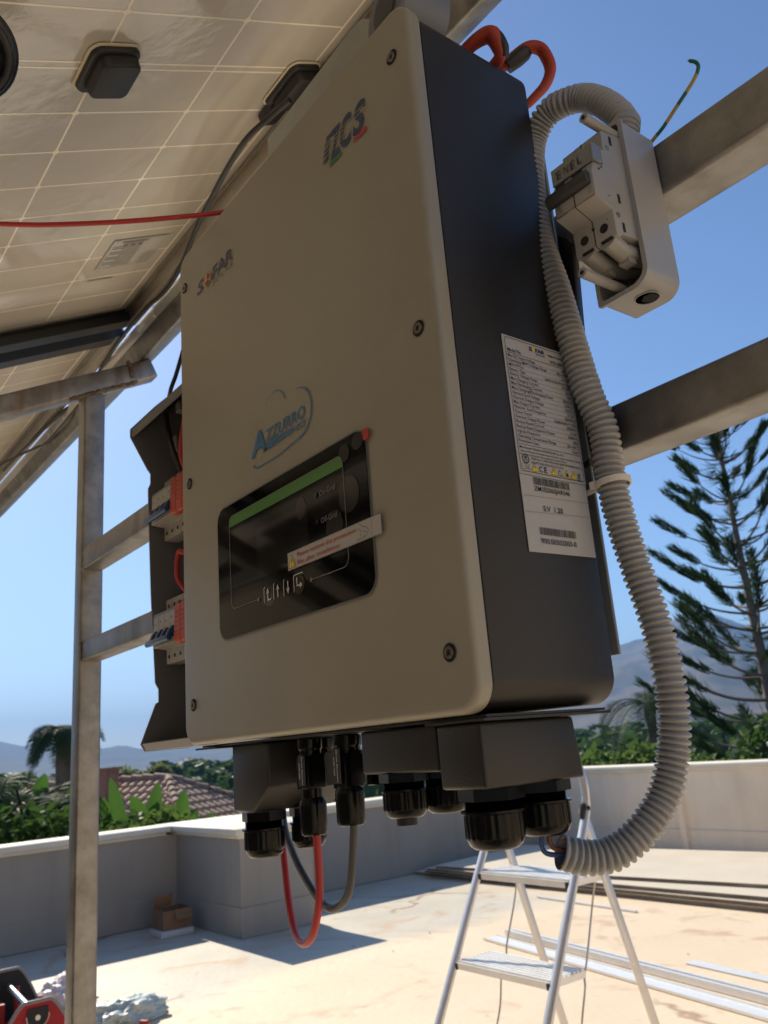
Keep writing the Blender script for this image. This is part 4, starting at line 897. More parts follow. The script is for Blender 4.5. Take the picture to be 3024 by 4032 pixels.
# --- plug connectors between the covers
def plug(x, y, L, tagtxt, full=True):
    b = MB(); z = ZI-.003
    b.lathe([(.0098,0),(.0098,-.008),(.0088,-.009),(.0088,-.014)], (x,y,z), (0,0,1), 20); b.box(x-.0085,x+.0085,y-.0085,y+.0085, z-.038, z-.0142); p = obj('plug_connector', b, M['blackpl'], inv, bevel=.0008, bseg=1)
    c = MB(); c.box(x-.0105,x-.0087,y-.005,y+.005, z-.036, z-.012); c.box(x+.0087,x+.0105,y-.005,y+.005, z-.036, z-.012); objs('locking_clip', c, M['blackpl'], p)
    if full:
        n_ = MB(); pr = [(.0088,0),(.0105,-.003),(.0108,-.006),(.0105,-.0245),(.0098,-.027),(.0085,-.0275)]; vs = []
        for i, (r_, h_) in enumerate(pr):
            for k in range(48):
                a = 2*math.pi*k/48; rb_ = .95 if (k % 8 < 2 and 1 <= i <= 4) else 1; vs.append((x+math.cos(a)*r_*rb_, y+math.sin(a)*r_*rb_, z-L+.0275+h_))
        n_.add(vs, [(i*48+k, i*48+(k+1) % 48, (i+1)*48+(k+1) % 48, (i+1)*48+k) for i in range(5) for k in range(48)]+[tuple(range(48)), tuple(range(240,288))]); obj('ribbed_nut', n_, M['blackpl'], p, smooth=35)
        b2 = MB(); b2.lathe([(.0082,0),(.0082,-.014)], (x,y,z-.038), (0,0,1), 20); b2.lathe([(.0072,0),(.0072,-(L-.05-.0))], (x,y,z-.03), (0,0,1), 16); obj('plug_barrel', b2, M['blackpl'], p, smooth=30)
    return p
pA = plug(.160, .0340, .0720, 1); pB = plug(.2085, .0360, .0640, 1); pC = plug(.1745, .062, .03, 1, False); pD = plug(.2150, .062, .03, 1, False); pE = plug(.135,.062,.03,1,False)
def tagplate(par, x, y, z0, z1, wdt, txt, sc=1.0):
    b = MB(); b.box(x-wdt/2, x+wdt/2, y-.0004, y, z0, z1); tg = obj('warning_tag', b, M['blackmat'], par)
    # lettering runs downwards
    fn = lambda u, v: Vector((x+v/1000, y-.0008, (z0+z1)/2-u/1000)); tb = MB()
    H_ = (z1-z0)*1000*.92
    put_text(tb, txt[0], fn, -H_/2, .6, 2.2*sc, w=H_, off=.02); put_text(tb, txt[1], fn, -H_*.28, -3.2, 2.2*sc, w=H_*.56, off=.02); obj('tag_lettering', tb, M['dispwhite'], tg)
    # same lettering again on the side turned to +X
tagplate(pC, .1815, .0505, ZI-.0375, ZI-.0085, .0105, ('Do not disconnect','under load'))
tagplate(pA, .1625, .0242, ZI-.0385, ZI-.016, .010, ('Do not disconnect','under load'), .8)
tagplate(pB, .2085, .0262, ZI-.0375, ZI-.0125, .0105, ('Do not disconnect','under load'), .8)

def cable(name, label, pts, r, m_, cat='cable', group=None, n=10, sub=8):
    b = MB(); b.tube(smooth_path(pts, sub), r, n); o = obj(name, b, m_, smooth=60, loc=pts[0]); tag(o, label, cat, group); return o
zc = ZI
cable('power_cable', 'red cable hanging in a loop below the inverter plugs', [(0.164, 0.034, 1.3947), (0.1634, 0.034, 1.3763), (0.1639, 0.034, 1.3434), (0.1606, 0.034, 1.3238), (0.1468, 0.036, 1.3029), (0.1244, 0.041, 1.2935), (0.0973, 0.05, 1.2975), (0.0725, 0.06, 1.3151), (0.0513, 0.07, 1.338), (0.0346, 0.078, 1.3593), (0.0201, 0.086, 1.3801), (0.0035, 0.095, 1.3978), (-0.0119, 0.105, 1.4187)], .0031, M['redcab'])
cable('power_cable', 'dark grey cable looping from the second plug behind the red loop', [(0.2123, 0.036, 1.3933), (0.2104, 0.036, 1.3774), (0.2017, 0.037, 1.3455), (0.1907, 0.038, 1.3305), (0.1701, 0.041, 1.3226), (0.1465, 0.046, 1.3238), (0.1177, 0.054, 1.3321), (0.0862, 0.063, 1.3447), (0.0592, 0.072, 1.3572), (0.0385, 0.08, 1.3671), (0.0212, 0.088, 1.382), (0.001, 0.1, 1.4059)], .0030, M['greycab'])

# ================================================================ THINGS ROUND THE INVERTER
# zinc backing plate
b = MB(); pl_ = [(.03,.033),(.3900,.033),(.3905,.40),(.3905,.468),(.200,.530),(.200,.70)]+[(.165+.035*math.cos(R(a)), .715+.042*math.sin(R(a))) for a in range(0,91,15)]+[(-.030,.748),(-.030,.60),(.03,.55)]
b.prism(pl_, XZ(.1365), XZ(.1390)); pt = obj('backing_plate', b, M['plate'], bevel=.0006, bseg=1, loc=(.19,.138,ZI)); tag(pt, 'dull grey backing plate with one rounded upper corner standing behind the inverter', 'metal plate')
br = thing('mounting_bracket', 'black upright bracket beside the corrugated conduit at the back of the inverter', 'bracket', (.398,.138,ZI+.14))
b = MB(); b.prism([(.372,.150),(.3860,.150),(.4000,.347),(.3905,.357),(.372,.352)], XZ(.1412), XZ(.1428)); b.prism([(.3855,.150),(.3882,.150),(.4030,.342),(.4000,.347)], XZ(.1380), XZ(.1450)); obj('bracket_plate', b, M['blackframe'], br, bevel=.0004, bseg=1)
b = MB(); b.lathe([(.0040,0),(.0040,.004),(.0030,.0055)], (.3855,.1395,ZI+.169), (1,-.3,0), 6); b.lathe([(.0060,-.0015),(.0060,0)], (.3855,.1395,ZI+.169), (1,-.3,0), 16); obj('bolt', b, M['screw'], br, smooth=30)
# corrugated conduit
CP = [(466,128,1831),(467,134,1850)]+[(464, 139, 1853), (461, 139, 1865), (454, 140, 1878), (445, 140, 1891), (431, 141, 1905), (417, 138, 1910), (404, 137, 1912), (392, 136, 1906), (384, 134, 1893), (383, 129, 1870), (382, 127, 1844), (385, 124, 1799), (393, 124, 1755), (399, 124, 1714), (401, 126, 1691), (404, 128, 1665), (408, 133, 1636), (407, 134, 1603), (408, 136, 1573), (411, 140, 1540), (415, 145, 1505), (417, 147, 1475), (416, 148, 1445), (412, 147, 1420), (406, 140, 1395), (397, 127, 1376)]+[(385,111,1363),(375,95,1361),(367,80,1366)]
def conduit():
    P = resample(smooth_path([Vector(p)/1000 for p in CP], 12), .00048); rr = []; rnd = random.Random(2)
    for i in range(len(P)):
        s_ = i*.00048; ph = (s_/.00455+.9*noise.noise(Vector((s_*9,3,0)))) % 1.0; x = abs(ph-.5)*2      # narrow round ridge, wider valley
        rr.append((.0107-.0026*math.exp(-(x/.42)**2))*(1+.035*noise.noise(Vector((s_*120,0,5)))))
    b = MB(); b.tube(P, rr, 26, cap=False); n = len(P)
    # inner wall at the open lower end
    b.tube(P[-24:], .0084, 26, cap=False); T = (P[-1]-P[-2]).normalized()
    o = obj('corrugated_conduit', b, M['conduit'], smooth=75, loc=P[0]); tag(o, 'ribbed grey conduit arching from the small box and looping down to the glands', 'conduit')
conduit()
cable('wire', 'blue wire curving from the gland into the open end of the ribbed conduit', [(.3620,.0705,1.378),(.3605,.0710,1.3700),(.3620,.0740,1.3655),(.368,.0820,1.3640),(.376,.095,1.3625)], .0016, M['bluew'], 'wire', 'wires entering the ribbed conduit')
cable('wire', 'brown wire beside the blue wire at the open end of the ribbed conduit', [(.3655,.073,1.378),(.3655,.0735,1.3715),(.3670,.0770,1.3680),(.372,.086,1.3660),(.380,.100,1.3650)], .0016, M['brownw'], 'wire', 'wires entering the ribbed conduit')
b = MB(); ring = [Vector((.4075+.0122*math.cos(R(a)), .1345+.0122*math.sin(R(a)), ZI+.1475+.0012*math.cos(R(a)))) for a in range(0,361,15)]
for a, c in zip(ring, ring[1:]): d = (c-a); b.obox((a+c)/2, d, d.cross(Vector((0,0,1))), (0,0,1), d.length/2+.0001, .0006, .0022)
b.obox((.4000,.1265,ZI+.1475), (1,.2,0), (0,1,0), (0,0,1), .0035, .0025, .0028); b.obox((.396,.1268,ZI+.145), (-1,-.05,-.15), (0,1,0), (0,0,1), .008, .0006, .0018)
o = obj('cable_tie', b, M['nylon'], loc=(.4,.135,ZI+.147)); tag(o, 'pale nylon tie round the ribbed conduit beside the rating label', 'cable tie')

# small breaker box on the right with a two pole breaker in it
bx = thing('breaker_box', 'small open light grey wall box fixed to the upper rail above the conduit bend', 'electrical box', (.459,.143,ZI+.26))
b = MB(); O_ = rrect(.4395,.4790,.2600,.3850,.010,8,rs=(.004,.012,.004,.003)); I_ = rrect(.4412,.4772,.2618,.3832,.009,8,rs=(.003,.011,.003,.002)); n = len(O_)
def ringprism(b, O_, I_, y0, y1, yi):
    """open fronted shell: outer O, inner I, front rim at y0, back at y1, inner floor at yi"""
    n = len(O_); f = lambda P, y: [Vector((u, y, ZI+v)) for u, v in P]
    b.add(f(O_, y0)+f(O_, y1)+f(I_, y0)+f(I_, yi), [(k, (k+1) % n, n+(k+1) % n, n+k) for k in range(n)]+[(k, 2*n+k, 2*n+(k+1) % n, (k+1) % n) for k in range(n)]+[(2*n+k, 3*n+k, 3*n+(k+1) % n, 2*n+(k+1) % n) for k in range(n)]+[tuple(range(n, 2*n)), tuple(range(3*n, 4*n))])
ringprism(b, O_, I_, .1095, .1440, .1415); sh = obj('box_shell', b, M['whitebox'], bx, smooth=35)
b = MB(); O2 = rrect(.4385,.4800,.2590,.3860,.010,8,rs=(.002,.013,.004,.002)); I2 = rrect(.4418,.4766,.2624,.3826,.009,8,rs=(.003,.0105,.003,.002)); f = lambda P, y: [Vector((u, y, ZI+v)) for u, v in P]
b.add(f(O2,.1070)+f(O2,.1093)+f(I2,.1070)+f(I2,.1093), [(k, (k+1) % n, n+(k+1) % n, n+k) for k in range(n)]+[(k, 2*n+k, 2*n+(k+1) % n, (k+1) % n) for k in range(n)]+[(2*n+k, 3*n+k, 3*n+(k+1) % n, 2*n+(k+1) % n) for k in range(n)]+[(n+k, 3*n+k, 3*n+(k+1) % n, n+(k+1) % n) for k in range(n)]); obj('rim', b, M['whitebox'], bx, smooth=35)
for (x, z, y1) in ((.4772,.3740,.138),(.4530,.2690,.138)):
    b = MB(); b.lathe([(.0012,.0045),(.0014,.0),(.0034,.0),(.0034,.0002),(.0034,.062)], (x-.004*(x > .47),.0745,ZI+z), (0,1,0), 20); sp = obj('screw_post', b, M['white'], bx, smooth=30)
    b = MB(); b.lathe([(.0015,-.0002),(.0015,.0)], (x-.004*(x > .47),.0743,ZI+z), (0,1,0), 14); obj('screw_bore', b, M['hole'], sp)
b = MB(); ring = [(0.0085,.0002),(0.0085,.0006),(.0078,.0006),(.0078,.0002)]
b.lathe(ring, (.4640,.1260,ZI+.2600), (0,0,-1), 28); ko = obj('knockout', b, M['whitebox'], bx, smooth=30)
b = MB(); rnd = random.Random(4); n_ = 22; P_ = [(.0062*rnd.uniform(.72,1.05)*math.cos(6.283*k/n_)+.466, .0062*rnd.uniform(.72,1.05)*math.sin(6.283*k/n_)+.1265) for k in range(n_)]
b.prism(P_, lambda u,v: Vector((u,v,ZI+.2590)), lambda u,v: Vector((u,v,ZI+.2588))); obj('broken_edge', b, M['hole'], ko)
bk2 = thing('circuit_breaker', 'white two pole breaker with handwritten label clipped in the small right hand box', 'circuit breaker', (.459,.107,ZI+.29), 'circuit breakers')
prof = [(.1400,.368),(.1080,.3705),(.0862,.3670),(.0860,.3515),(.0755,.3495),(.0745,.3370),(.0715,.3365),(.0690,.3290),(.0690,.3110),(.0845,.3060),(.0845,.2875),(.0885,.2860),(.0905,.2895),(.1080,.2905),(.1400,.2895)]
b = MB(); b.prism(prof, lambda y,z: Vector((.4435,y,ZI+z)), lambda y,z: Vector((.4765,y,ZI+z))); bb = obj('breaker_body', b, M['white'], bk2, bevel=.0007, bseg=2)
b = MB(); b.prism(prof[:-1]+[(.14,.2893)], lambda y,z: Vector((.4598,y-.0004,ZI+z)), lambda y,z: Vector((.4603,y-.0004,ZI+z)));  obj('pole_joint', b, M['hole'], bk2)
Fb = lambda y: (lambda u, v: Vector((u, y, ZI+v)))
b = MB(); b.box(.4440,.4770,.0700,.0742, ZI+.3368, ZI+.3498); b.box(.4765,.4785,.0700,.0800, ZI+.3365, ZI+.3500); lc = obj('label_window', b, M['clear'], bk2, bevel=.0005, bseg=1)
b = MB()
for i, (ch, x) in enumerate((('E',.4490),('N',.4548),('E',.4608),('L',.4663))): put_text(b, ch, lambda u,v: Vector((u, .0695, ZI+v)), x, .3393+.0004*(i % 2), .0062, w=.0036, off=-.005, ang=(.06,-.08,.05,-.03)[i])
obj('handwriting', b, M['ink'], lc)
b = MB(); b.prism([(.0690,.3290),(.0655,.3300),(.0640,.3265),(.0640,.3235),(.0662,.3205),(.0690,.3200)], lambda y,z: Vector((.4400,y,ZI+z)), lambda y,z: Vector((.4745,y,ZI+z))); obj('toggle_bar', b, M['darktog'], bk2, bevel=.0008, bseg=2)
b = MB(); 
for x in (.4472,.4620): b.box(x, x+.0075, .0683, .0689, ZI+.3293, ZI+.3345)
objs('toggle_slot', b, M['hole'], bk2)
b = MB(); strip(b, [(.4446,.3190),(.4446,.3118),(.4482,.3118)], .0005, Fb(.0686)); strip(b, [(.4538,.3118),(.4760,.3112)], .0005, Fb(.0686)); obj('red_line', b, M['redp'], bk2)
b = MB(); put_text(b, 'C32', Fb(.0686), .4455, .3142, .0021, w=.0045); put_text(b, 'bticino', Fb(.0686), .4456, .3110, .0019, w=.0078, off=.02); 
for i in range(4): strip(b, [(.4456,.3172+.0008*i),(.4490-.0006*(i % 2),.3172+.0008*i)], .0003, Fb(.0686))
for x in (.4585,.4706): strip(b, [(x,.3010),(x+.0018,.3010)], .0004, Fb(.0841))
for i in range(3):
    for j in range(2): strip(b, [(.4712+.0018*j,.3175-.0016*i),(.4712+.0018*j+.001,.3181-.0016*i)], .0004, Fb(.0686))
obj('breaker_print', b, M['ink'], bk2)
b = MB()
for x in (.4520,.4680): b.lathe([(.0032,0),(.0032,.0003)], (x,.0843,ZI+.2962), (0,-1,0), 22)
b.lathe([(.0011,0),(.0011,.0003)], (.4600,.0843,ZI+.3000), (0,-1,0), 12)
sd_ = lambda y, z, r: b.lathe([(r,0),(r,.0003)], (.4765,y,ZI+z), (1,0,0), 16)
for y, z, r in ((.0770,.3420,.0012),(.0768,.3330,.0008),(.0800,.3355,.0006),(.0940,.3170,.0008),(.0830,.3150,.0005)): sd_(y, z, r)
for y, z in ((.0950,.3620),(.0935,.3165),(.0935,.2950)): b.box(.4763,.4768, y-.0012, y+.0012, ZI+z-.0034, ZI+z+.0034)
for x in (.4485,.4640): b.box(x, x+.009, .0842, .0860, ZI+.2873-.0006, ZI+.2882)
objs('screw_hole', b, M['hole'], bk2)
b = MB()
for y, z, r in ((.0905,.3550,.0021),(.0805,.3390,.0019),(.0895,.3030,.0021)): b.lathe([(r,0),(r*.9,.0004),(r*.5,.0005)], (.4765,y,ZI+z), (1,0,0), 18)
objs('rivet', b, M['clear'], bk2, smooth=40)
b = MB()
for x in (.4515,.4680): b.tube([(x,.086,ZI+.2880),(x,.1000,ZI+.2835),(x,.120,ZI+.2855),(x,.136,ZI+.290)], .0062, 14); b.box(x-.004,x+.004,.100,.108,ZI+.2755,ZI+.279)
objs('terminal_clamp', b, M['white'], bk2, smooth=50)
# yellow-green earth wire
cable('earth_wire', 'yellow and green wire standing up from the right hand rail with a bent bare end', [(.470,.150,1.834),(.4782,.1474,1.8355),(.4870,.1480,1.8400),(.4990,.1500,1.8500),(.5120,.1530,1.8620),(.5170,.1540,1.8695),(.5165,.1535,1.8745),(.5130,.1530,1.8785)], .00135, M['earth'], 'wire')
# the curve ends in copper
o = bpy.data.objects['earth_wire']; b = MB()
for k in range(5): a = k*1.257; b.tube([(.5134+.0006*math.cos(a),.1530+.0006*math.sin(a),1.8778),(.5122+.0006*math.cos(a),.1528+.0006*math.sin(a),1.8796)], .0004, 6)
obj('bare_end', b, M['copper'], o)

# scissors lying on top of the inverter: two loop handles
sc = thing('scissors', 'electrician scissors with orange red and black loop handles lying on the inverter', 'scissors', (.33,.12,ZI+IH))
def loop(name, pts, rad, m_, par, flat=.55):
    b = MB(); P = smooth_path([Vector(p) for p in pts], 8); n_ = len(P); b.tube(P, [interp(rad, i/(n_-1)) for i in range(n_)], 16, flat=flat); return obj(name, b, m_, par, smooth=60)
SP = lambda x, y, d: None
h1 = loop('handle', [(.340,.118,1.962),(.360,.124,1.972),(.378,.130,1.980),(.390,.138,1.986),(.3965,.146,1.984),(.3985,.151,1.975),(.3975,.154,1.965),(.392,.152,1.954),(.384,.147,1.946),(.377,.142,1.940),(.368,.138,1.940),(.352,.130,1.952)], [(0,.0045),(.25,.0055),(.45,.0060),(.62,.0056),(.8,.0048),(1,.004)], M['orange'], sc, .75)
g1 = loop('grip', [(.3745,.1285,1.9745),(.382,.134,1.9800),(.3905,.1400,1.9855)], [(0,.0066),(.5,.0078),(.85,.0072),(1,.0045)], M['blackmat'], h1, .8)
h2 = loop('handle', [(.345,.082,1.963),(.362,.084,1.970),(.378,.088,1.975),(.389,.094,1.976),(.391,.099,1.968),(.388,.103,1.959),(.37,.104,1.959)], [(0,.005),(.3,.006),(.55,.0082),(.8,.006),(1,.004)], M['orange'], sc, .8)
g2 = loop('grip', [(.3875,.0930,1.9785),(.3935,.0975,1.9735),(.3945,.1020,1.9640),(.3925,.1045,1.9570)], [(0,.004),(.3,.0050),(.7,.0052),(1,.004)], M['blackmat'], h2, .8)
b = MB(); b.tube([(.27,.12,1.9625),(.30,.135,1.963),(.33,.145,1.9635)], .0035, 8); b.box(.14,.27,.112,.124,1.9585,1.9605); obj('blade', b, M['silver'], sc)
# roll of tape
tr_ = thing('tape_roll', 'dark grey tape roll standing on top of the inverter', 'tape roll', (.30,.075,ZI+IH))
AX = (-.15,-1,0)
b = MB(); b.lathe([(.0285,-.022),(.0292,-.020),(.0292,.018),(.0280,.020),(.016,.0201),(.016,.0199)], (.357,.036,ZI+IH+.0295), AX, 48); obj('tape_winding', b, M['tape'], tr_, smooth=30)
b = MB(); b.lathe([(.0158,-.016),(.0158,.0),(.0158,.0218),(.0120,.0220)], (.357,.036,ZI+IH+.0295), AX, 32); obj('tape_core', b, M['tapedark'], tr_, smooth=30)

# ---------------------------------------------------------------- grey enclosure on the left with breakers
en = thing('distribution_enclosure', 'open dark grey distribution enclosure fixed to the rails left of the inverter', 'enclosure', (-.16,.144,ZI))
EX0, EX1 = -.312, -.02
outer = [(.1440,.004),(.0845,.003),(.0790,.012),(.0990,.062),(.1030,.064),(.1030,.080),(.0985,.088),(.0930,.20),(.0900,.300),(.0890,.352),(.0925,.360),(.0925,.374),(.0880,.380),(.0635,.424),(.0635,.436),(.1000,.478),(.1440,.522)]
def wall_profile(b, x0, x1): b.prism(outer, lambda y,z: Vector((x0,y,ZI+z)), lambda y,z: Vector((x1,y,ZI+z)))
b = MB(); wall_profile(b, EX0, EX0+.0025); wall_profile(b, EX1-.0025, EX1)
b.box(EX0+.0026, EX1-.0026, .1415, .1440, ZI+.005, ZI+.521)
for (p, q_) in (((.1414,.0045),(.0850,.0035)), ((.0850,.0035),(.0800,.0125)), ((.0650,.4240),(.0650,.4350)), ((.0650,.4352),(.1010,.4765)), ((.1012,.4767),(.1414,.5195))):
    P = Vector((0,p[0],p[1])); Q = Vector((0,q_[0],q_[1])); d = (Q-P).normalized(); nn = Vector((0,-d.z,d.y))*.0024
    if nn.dot(Vector((0,.11-p[0],.26-p[1]))) < 0: nn = -nn
    vs = [Vector((x, v.y, ZI+v.z)) for x in (EX0+.0026, EX1-.0026) for v in (P, Q, Q+nn, P+nn)]; b.add(vs, [(0,1,2,3),(7,6,5,4),(0,4,5,1),(1,5,6,2),(2,6,7,3),(3,7,4,0)])
obj('enclosure_shell', b, M['encl'], en)
b = MB(); b.box(EX0+.03,EX0+.05,.11,.1414,ZI+.395,ZI+.42); b.box(EX0+.07,EX0+.084,.10,.1414,ZI+.44,ZI+.455); objs('inner_boss', b, M['encl'], en, bevel=.001, bseg=1)
b = MB()
for z in (.302,.150): b.box(EX0+.004,EX1-.004,.1300,.1312,ZI+z-.0175,ZI+z+.0175)
objs('din_rail', b, M['silver'], en)
def breaker4(x0, z, label, first=False):
    t = thing('circuit_breaker', label, 'circuit breaker', (x0+.035,.13,ZI+z), 'circuit breakers'); W4 = .0176; b = MB()
    prf = [(.1290,-.042),(.1290,.042),(.1080,.042),(.1080,.0235),(.0905,.0215),(.0895,-.0215),(.1080,-.0235),(.1080,-.042)]
    for i in range(4): b.prism(prf, lambda y,zz: Vector((x0+W4*i+.0002,y,ZI+z+zz)), lambda y,zz: Vector((x0+W4*(i+1)-.0002,y,ZI+z+zz)))
    obj('breaker_body', b, M['white'], t, bevel=.0005, bseg=1)
    b = MB()
    for i in range(4):
        xc = x0+W4*(i+.5)
        for zz in (.033,-.033): b.lathe([(.0026,0),(.0026,.0003)], (xc,.1080,ZI+z+zz), (0,-1,0), 14)
        b.lathe([(.0010,0),(.0010,.0003)], (xc-.003,.0902,ZI+z+.008+.002*(i % 2)), (0,-1,0), 8)
        b.box(xc-.0045, xc+.0045, .0893, .0900, ZI+z-.0150, ZI+z-.0010)
    objs('screw_hole', b, M['hole'], t)
    b = MB()
    for i in range(4):
        xc = x0+W4*(i+.5); b.prism([(.0900,-.002),(.0850,-.005),(.0815,-.0125),(.0830,-.0165),(.0900,-.0140)], lambda y,zz: Vector((xc-.0034,y,ZI+z+zz)), lambda y,zz: Vector((xc+.0034,y,ZI+z+zz)))
    b.prism([(.0862,-.0110),(.0800,-.0130),(.0780,-.0175),(.0805,-.0205),(.0855,-.0195)], lambda y,zz: Vector((x0-.001,y,ZI+z+zz)), lambda y,zz: Vector((x0+4*W4-.001,y,ZI+z+zz))); obj('toggle_bar', b, M['blue'], t, bevel=.0008, bseg=2)
    b = MB(); strip(b, [(x0+.001, z+.0195),(x0+.069, z+.0195)], .0016, lambda u,v: Vector((u,.0903,ZI+v))); put_text(b, 'CHNT', lambda u,v: Vector((u,.0900,ZI+v)), x0+.003, z+.0155, .0022, w=.009); obj('blue_stripe', b, M['azure'], t)
    b = MB(); b.box(x0+.020,x0+.0702,.1082,.1100,ZI+z-.056,ZI+z-.0425); b.box(x0+.020,x0+.0702,.1082,.1100,ZI+z+.0425,ZI+z+.0500)
    return t
breaker4(-.3005, .318, 'upper four pole breaker with blue toggle bar in the left enclosure')
breaker4(-.2960, .152, 'lower four pole breaker with blue toggle bar in the left enclosure')
def spd(x0, z, label):
    t = thing('surge_protector', label, 'surge protector', (x0+.03,.13,ZI+z), 'surge protectors'); b = MB(); b.box(x0,x0+.0535,.1080,.1290,ZI+z-.062,ZI+z+.042); b.box(x0,x0+.0535,.0980,.1079,ZI+z-.0275,ZI+z-.0245+.0); obj('protector_base', b, M['white'], t, bevel=.0006, bseg=1)
    for i in range(3):
        b = MB(); X0 = x0+.0178*i+.0004; b.prism([(.1078,-.024),(.1078,.030),(.0900,.026),(.0860,.020),(.0850,-.021),(.0880,-.0265)], lambda y,zz: Vector((X0,y,ZI+z+zz)), lambda y,zz: Vector((X0+.0170,y,ZI+z+zz))); c = obj('protector_cartridge', b, M['spd'], t, bevel=.0008, bseg=1)
        b = MB(); b.add([Vector((X0+.005,.0872,ZI+z+.0215)),Vector((X0+.013,.0872,ZI+z+.0215)),Vector((X0+.013,.0892,ZI+z+.0255)),Vector((X0+.005,.0892,ZI+z+.0255))],[(0,1,2,3)])
        for r_ in range(5): strip(b, [(X0+.0025, z+.012-.006*r_),(X0+.014-.002*(r_ % 2), z+.012-.006*r_)], .0006, lambda u,v: Vector((u,.0842+.0012*(v-z)/.02,ZI+v)))
        obj('cartridge_print', b, M['hole'], c)
    b = MB()
    for i in range(3):
        for zz in (-.052,.036): b.lathe([(.0028,0),(.0028,.0003)], (x0+.0178*i+.009,.1080,ZI+z+zz), (0,-1,0), 14)
    objs('screw_hole', b, M['hole'], t)
spd(-.2285, .318, 'orange red surge protector cartridges beside the upper breaker')
spd(-.2195, .152, 'orange red surge protector cartridges beside the lower breaker')
cable('power_cable', 'red wire coming down into the top of the upper breaker row', [(-.195,.105,ZI+.470),(-.212,.098,ZI+.410),(-.224,.100,ZI+.372),(-.232,.114,ZI+.350),(-.232,.118,ZI+.340)], .0035, M['redcab'], group='red wires in the left enclosure')
cable('power_cable', 'red wire curving between the two breaker rows in the left enclosure', [(-.205,.112,ZI+.262),(-.206,.104,ZI+.250),(-.212,.097,ZI+.240),(-.222,.095,ZI+.243),(-.229,.095,ZI+.232),(-.231,.096,ZI+.212),(-.227,.104,ZI+.196),(-.224,.115,ZI+.188)], .0035, M['redcab'], group='red wires in the left enclosure')
cable('power_cable', 'black wire dropping inside the top of the left enclosure', [(-.262,.095,ZI+.445),(-.256,.095,ZI+.425),(-.248,.096,ZI+.400),(-.238,.098,ZI+.375),(-.236,.110,ZI+.345)], .0036, M['blkcab'], group='black wires in the left enclosure')
cable('power_cable', 'black wire hidden behind the red wire between the breaker rows', [(-.240,.118,ZI+.262),(-.238,.112,ZI+.24),(-.238,.112,ZI+.21),(-.236,.118,ZI+.196)], .0036, M['blkcab'], group='black wires in the left enclosure')
cable('power_cable', 'black wire running down the sky gap into the top of the left enclosure', [(-.20,.150,2.16),(-.235,.130,2.06),(-.265,.120,1.990),(-.285,.120,1.969),(-.300,.118,1.950),(-.262,.097,1.90)], .0030, M['blkcab'])
# cables along the module edge
def mmp(L): return [Vector(p)/1000 for p in L]
cable('module_cable', 'black lead curving from the junction box along the module edge', mmp([(-18,166,2263),(-55,160,2263),(-106,150,2259),(-179,156,2261),(-261,170,2268),(-332,183,2274),(-412,203,2284),(-491,221,2292),(-558,232,2297),(-610,232,2297),(-651,224,2293),(-723,222,2292),(-817,226,2294),(-924,236,2299),(-1066,248,2303),(-1180,246,2303),(-1260,232,2294),(-1486,215,2287),(-1700,209,2287)]), .0042, M['blkcab'])
cable('module_cable', 'second black lead tied along the purlin beyond the post', mmp([(-620,262,2290),(-760,262,2290),(-900,264,2292),(-1080,256,2288),(-1200,262,2290),(-1500,258,2288),(-1900,262,2290),(-2400,262,2290)]), .0042, M['blkcab'])
cable('module_cable', 'thin black lead dangling across the alu rail at the left edge', mmp([(-1100,250,2290),(-1170,240,2270),(-1260,236,2262),(-1380,240,2268),(-1480,200,2260),(-1560,160,2245),(-1700,120,2225)]), .0032, M['blkcab'])
cable('red_lead', 'red lead stretched across the open module above', mmp([(-88,-188,1991),(-72,-165,1988),(-43,-127,1983),(1,-70,1980),(32,-17,1986),(51,22,1994),(72,61,2004),(85,100,1995),(92,128,1965)]), .0026, M['redcab'])
for i, x in enumerate((-.66, -1.02, -1.13, -1.24, -1.36)):
    b = MB(); P = [PM(x+.004*math.sin(a), .268+.028*math.cos(a), .052+.016*math.sin(a)) for a in [2*math.pi*k/24 for k in range(25)]]
    for p, q_ in zip(P, P[1:]): d = q_-p; b.obox((p+q_)/2, d, (1,0,0), d.cross(Vector((1,0,0))), d.length/2+.0002, .0022, .0006)
    b.obox(P[18]+Vector((0,0,-.004)), (1,0,0), (0,1,0), (0,0,1), .004,.003,.004); b.obox(P[18]+Vector((.004,-.012,-.006)), (.1,-1,-.3), (1,0,0), (0,0,1), .014,.0018,.0005)
    o = obj('cable_tie', b, M['nylon'], loc=P[0]); tag(o, ('nylon tie nearest the inverter round the black leads', 'nylon tie on the aluminium rail just beyond the post', 'second nylon tie beyond the post on the aluminium rail', 'third nylon tie beyond the post on the aluminium rail', 'nylon tie on the aluminium rail closest to the left edge')[i], 'cable tie', 'nylon ties along the aluminium rail')

b = MB()
for k, (rr_, dz) in enumerate(((.034,0),(.030,.004),(.035,.008),(.031,-.005),(.026,.002),(.022,-.003),(.018,.003),(.0135,-.002),(.009,.002),(.0045,0))):
    ctr = Vector((.125,-.236,2.005+dz*.3)); ax = (ctr-CAM).normalized(); u_ = Vector((ax.y,-ax.x,0)).normalized(); v_ = ax.cross(u_)
    b.tube([ctr+ax*dz*1.4+(u_*math.cos(a)+v_*math.sin(a))*rr_ for a in [2*math.pi*i/40+k for i in range(40)]], .0038, 10)
o = obj('cable_coil', b, M['blkcab'], smooth=60, loc=(.125,-.236,2.0)); tag(o, 'coil of black cable hanging at the left edge near the upper corner', 'cable coil')
b = MB(); b.tube([(.125,-.236,2.035),(.128,-.25,2.07),(.13,-.27,2.095)], .0036, 8); obj('hanging_end', b, M['blkcab'], o, smooth=60)
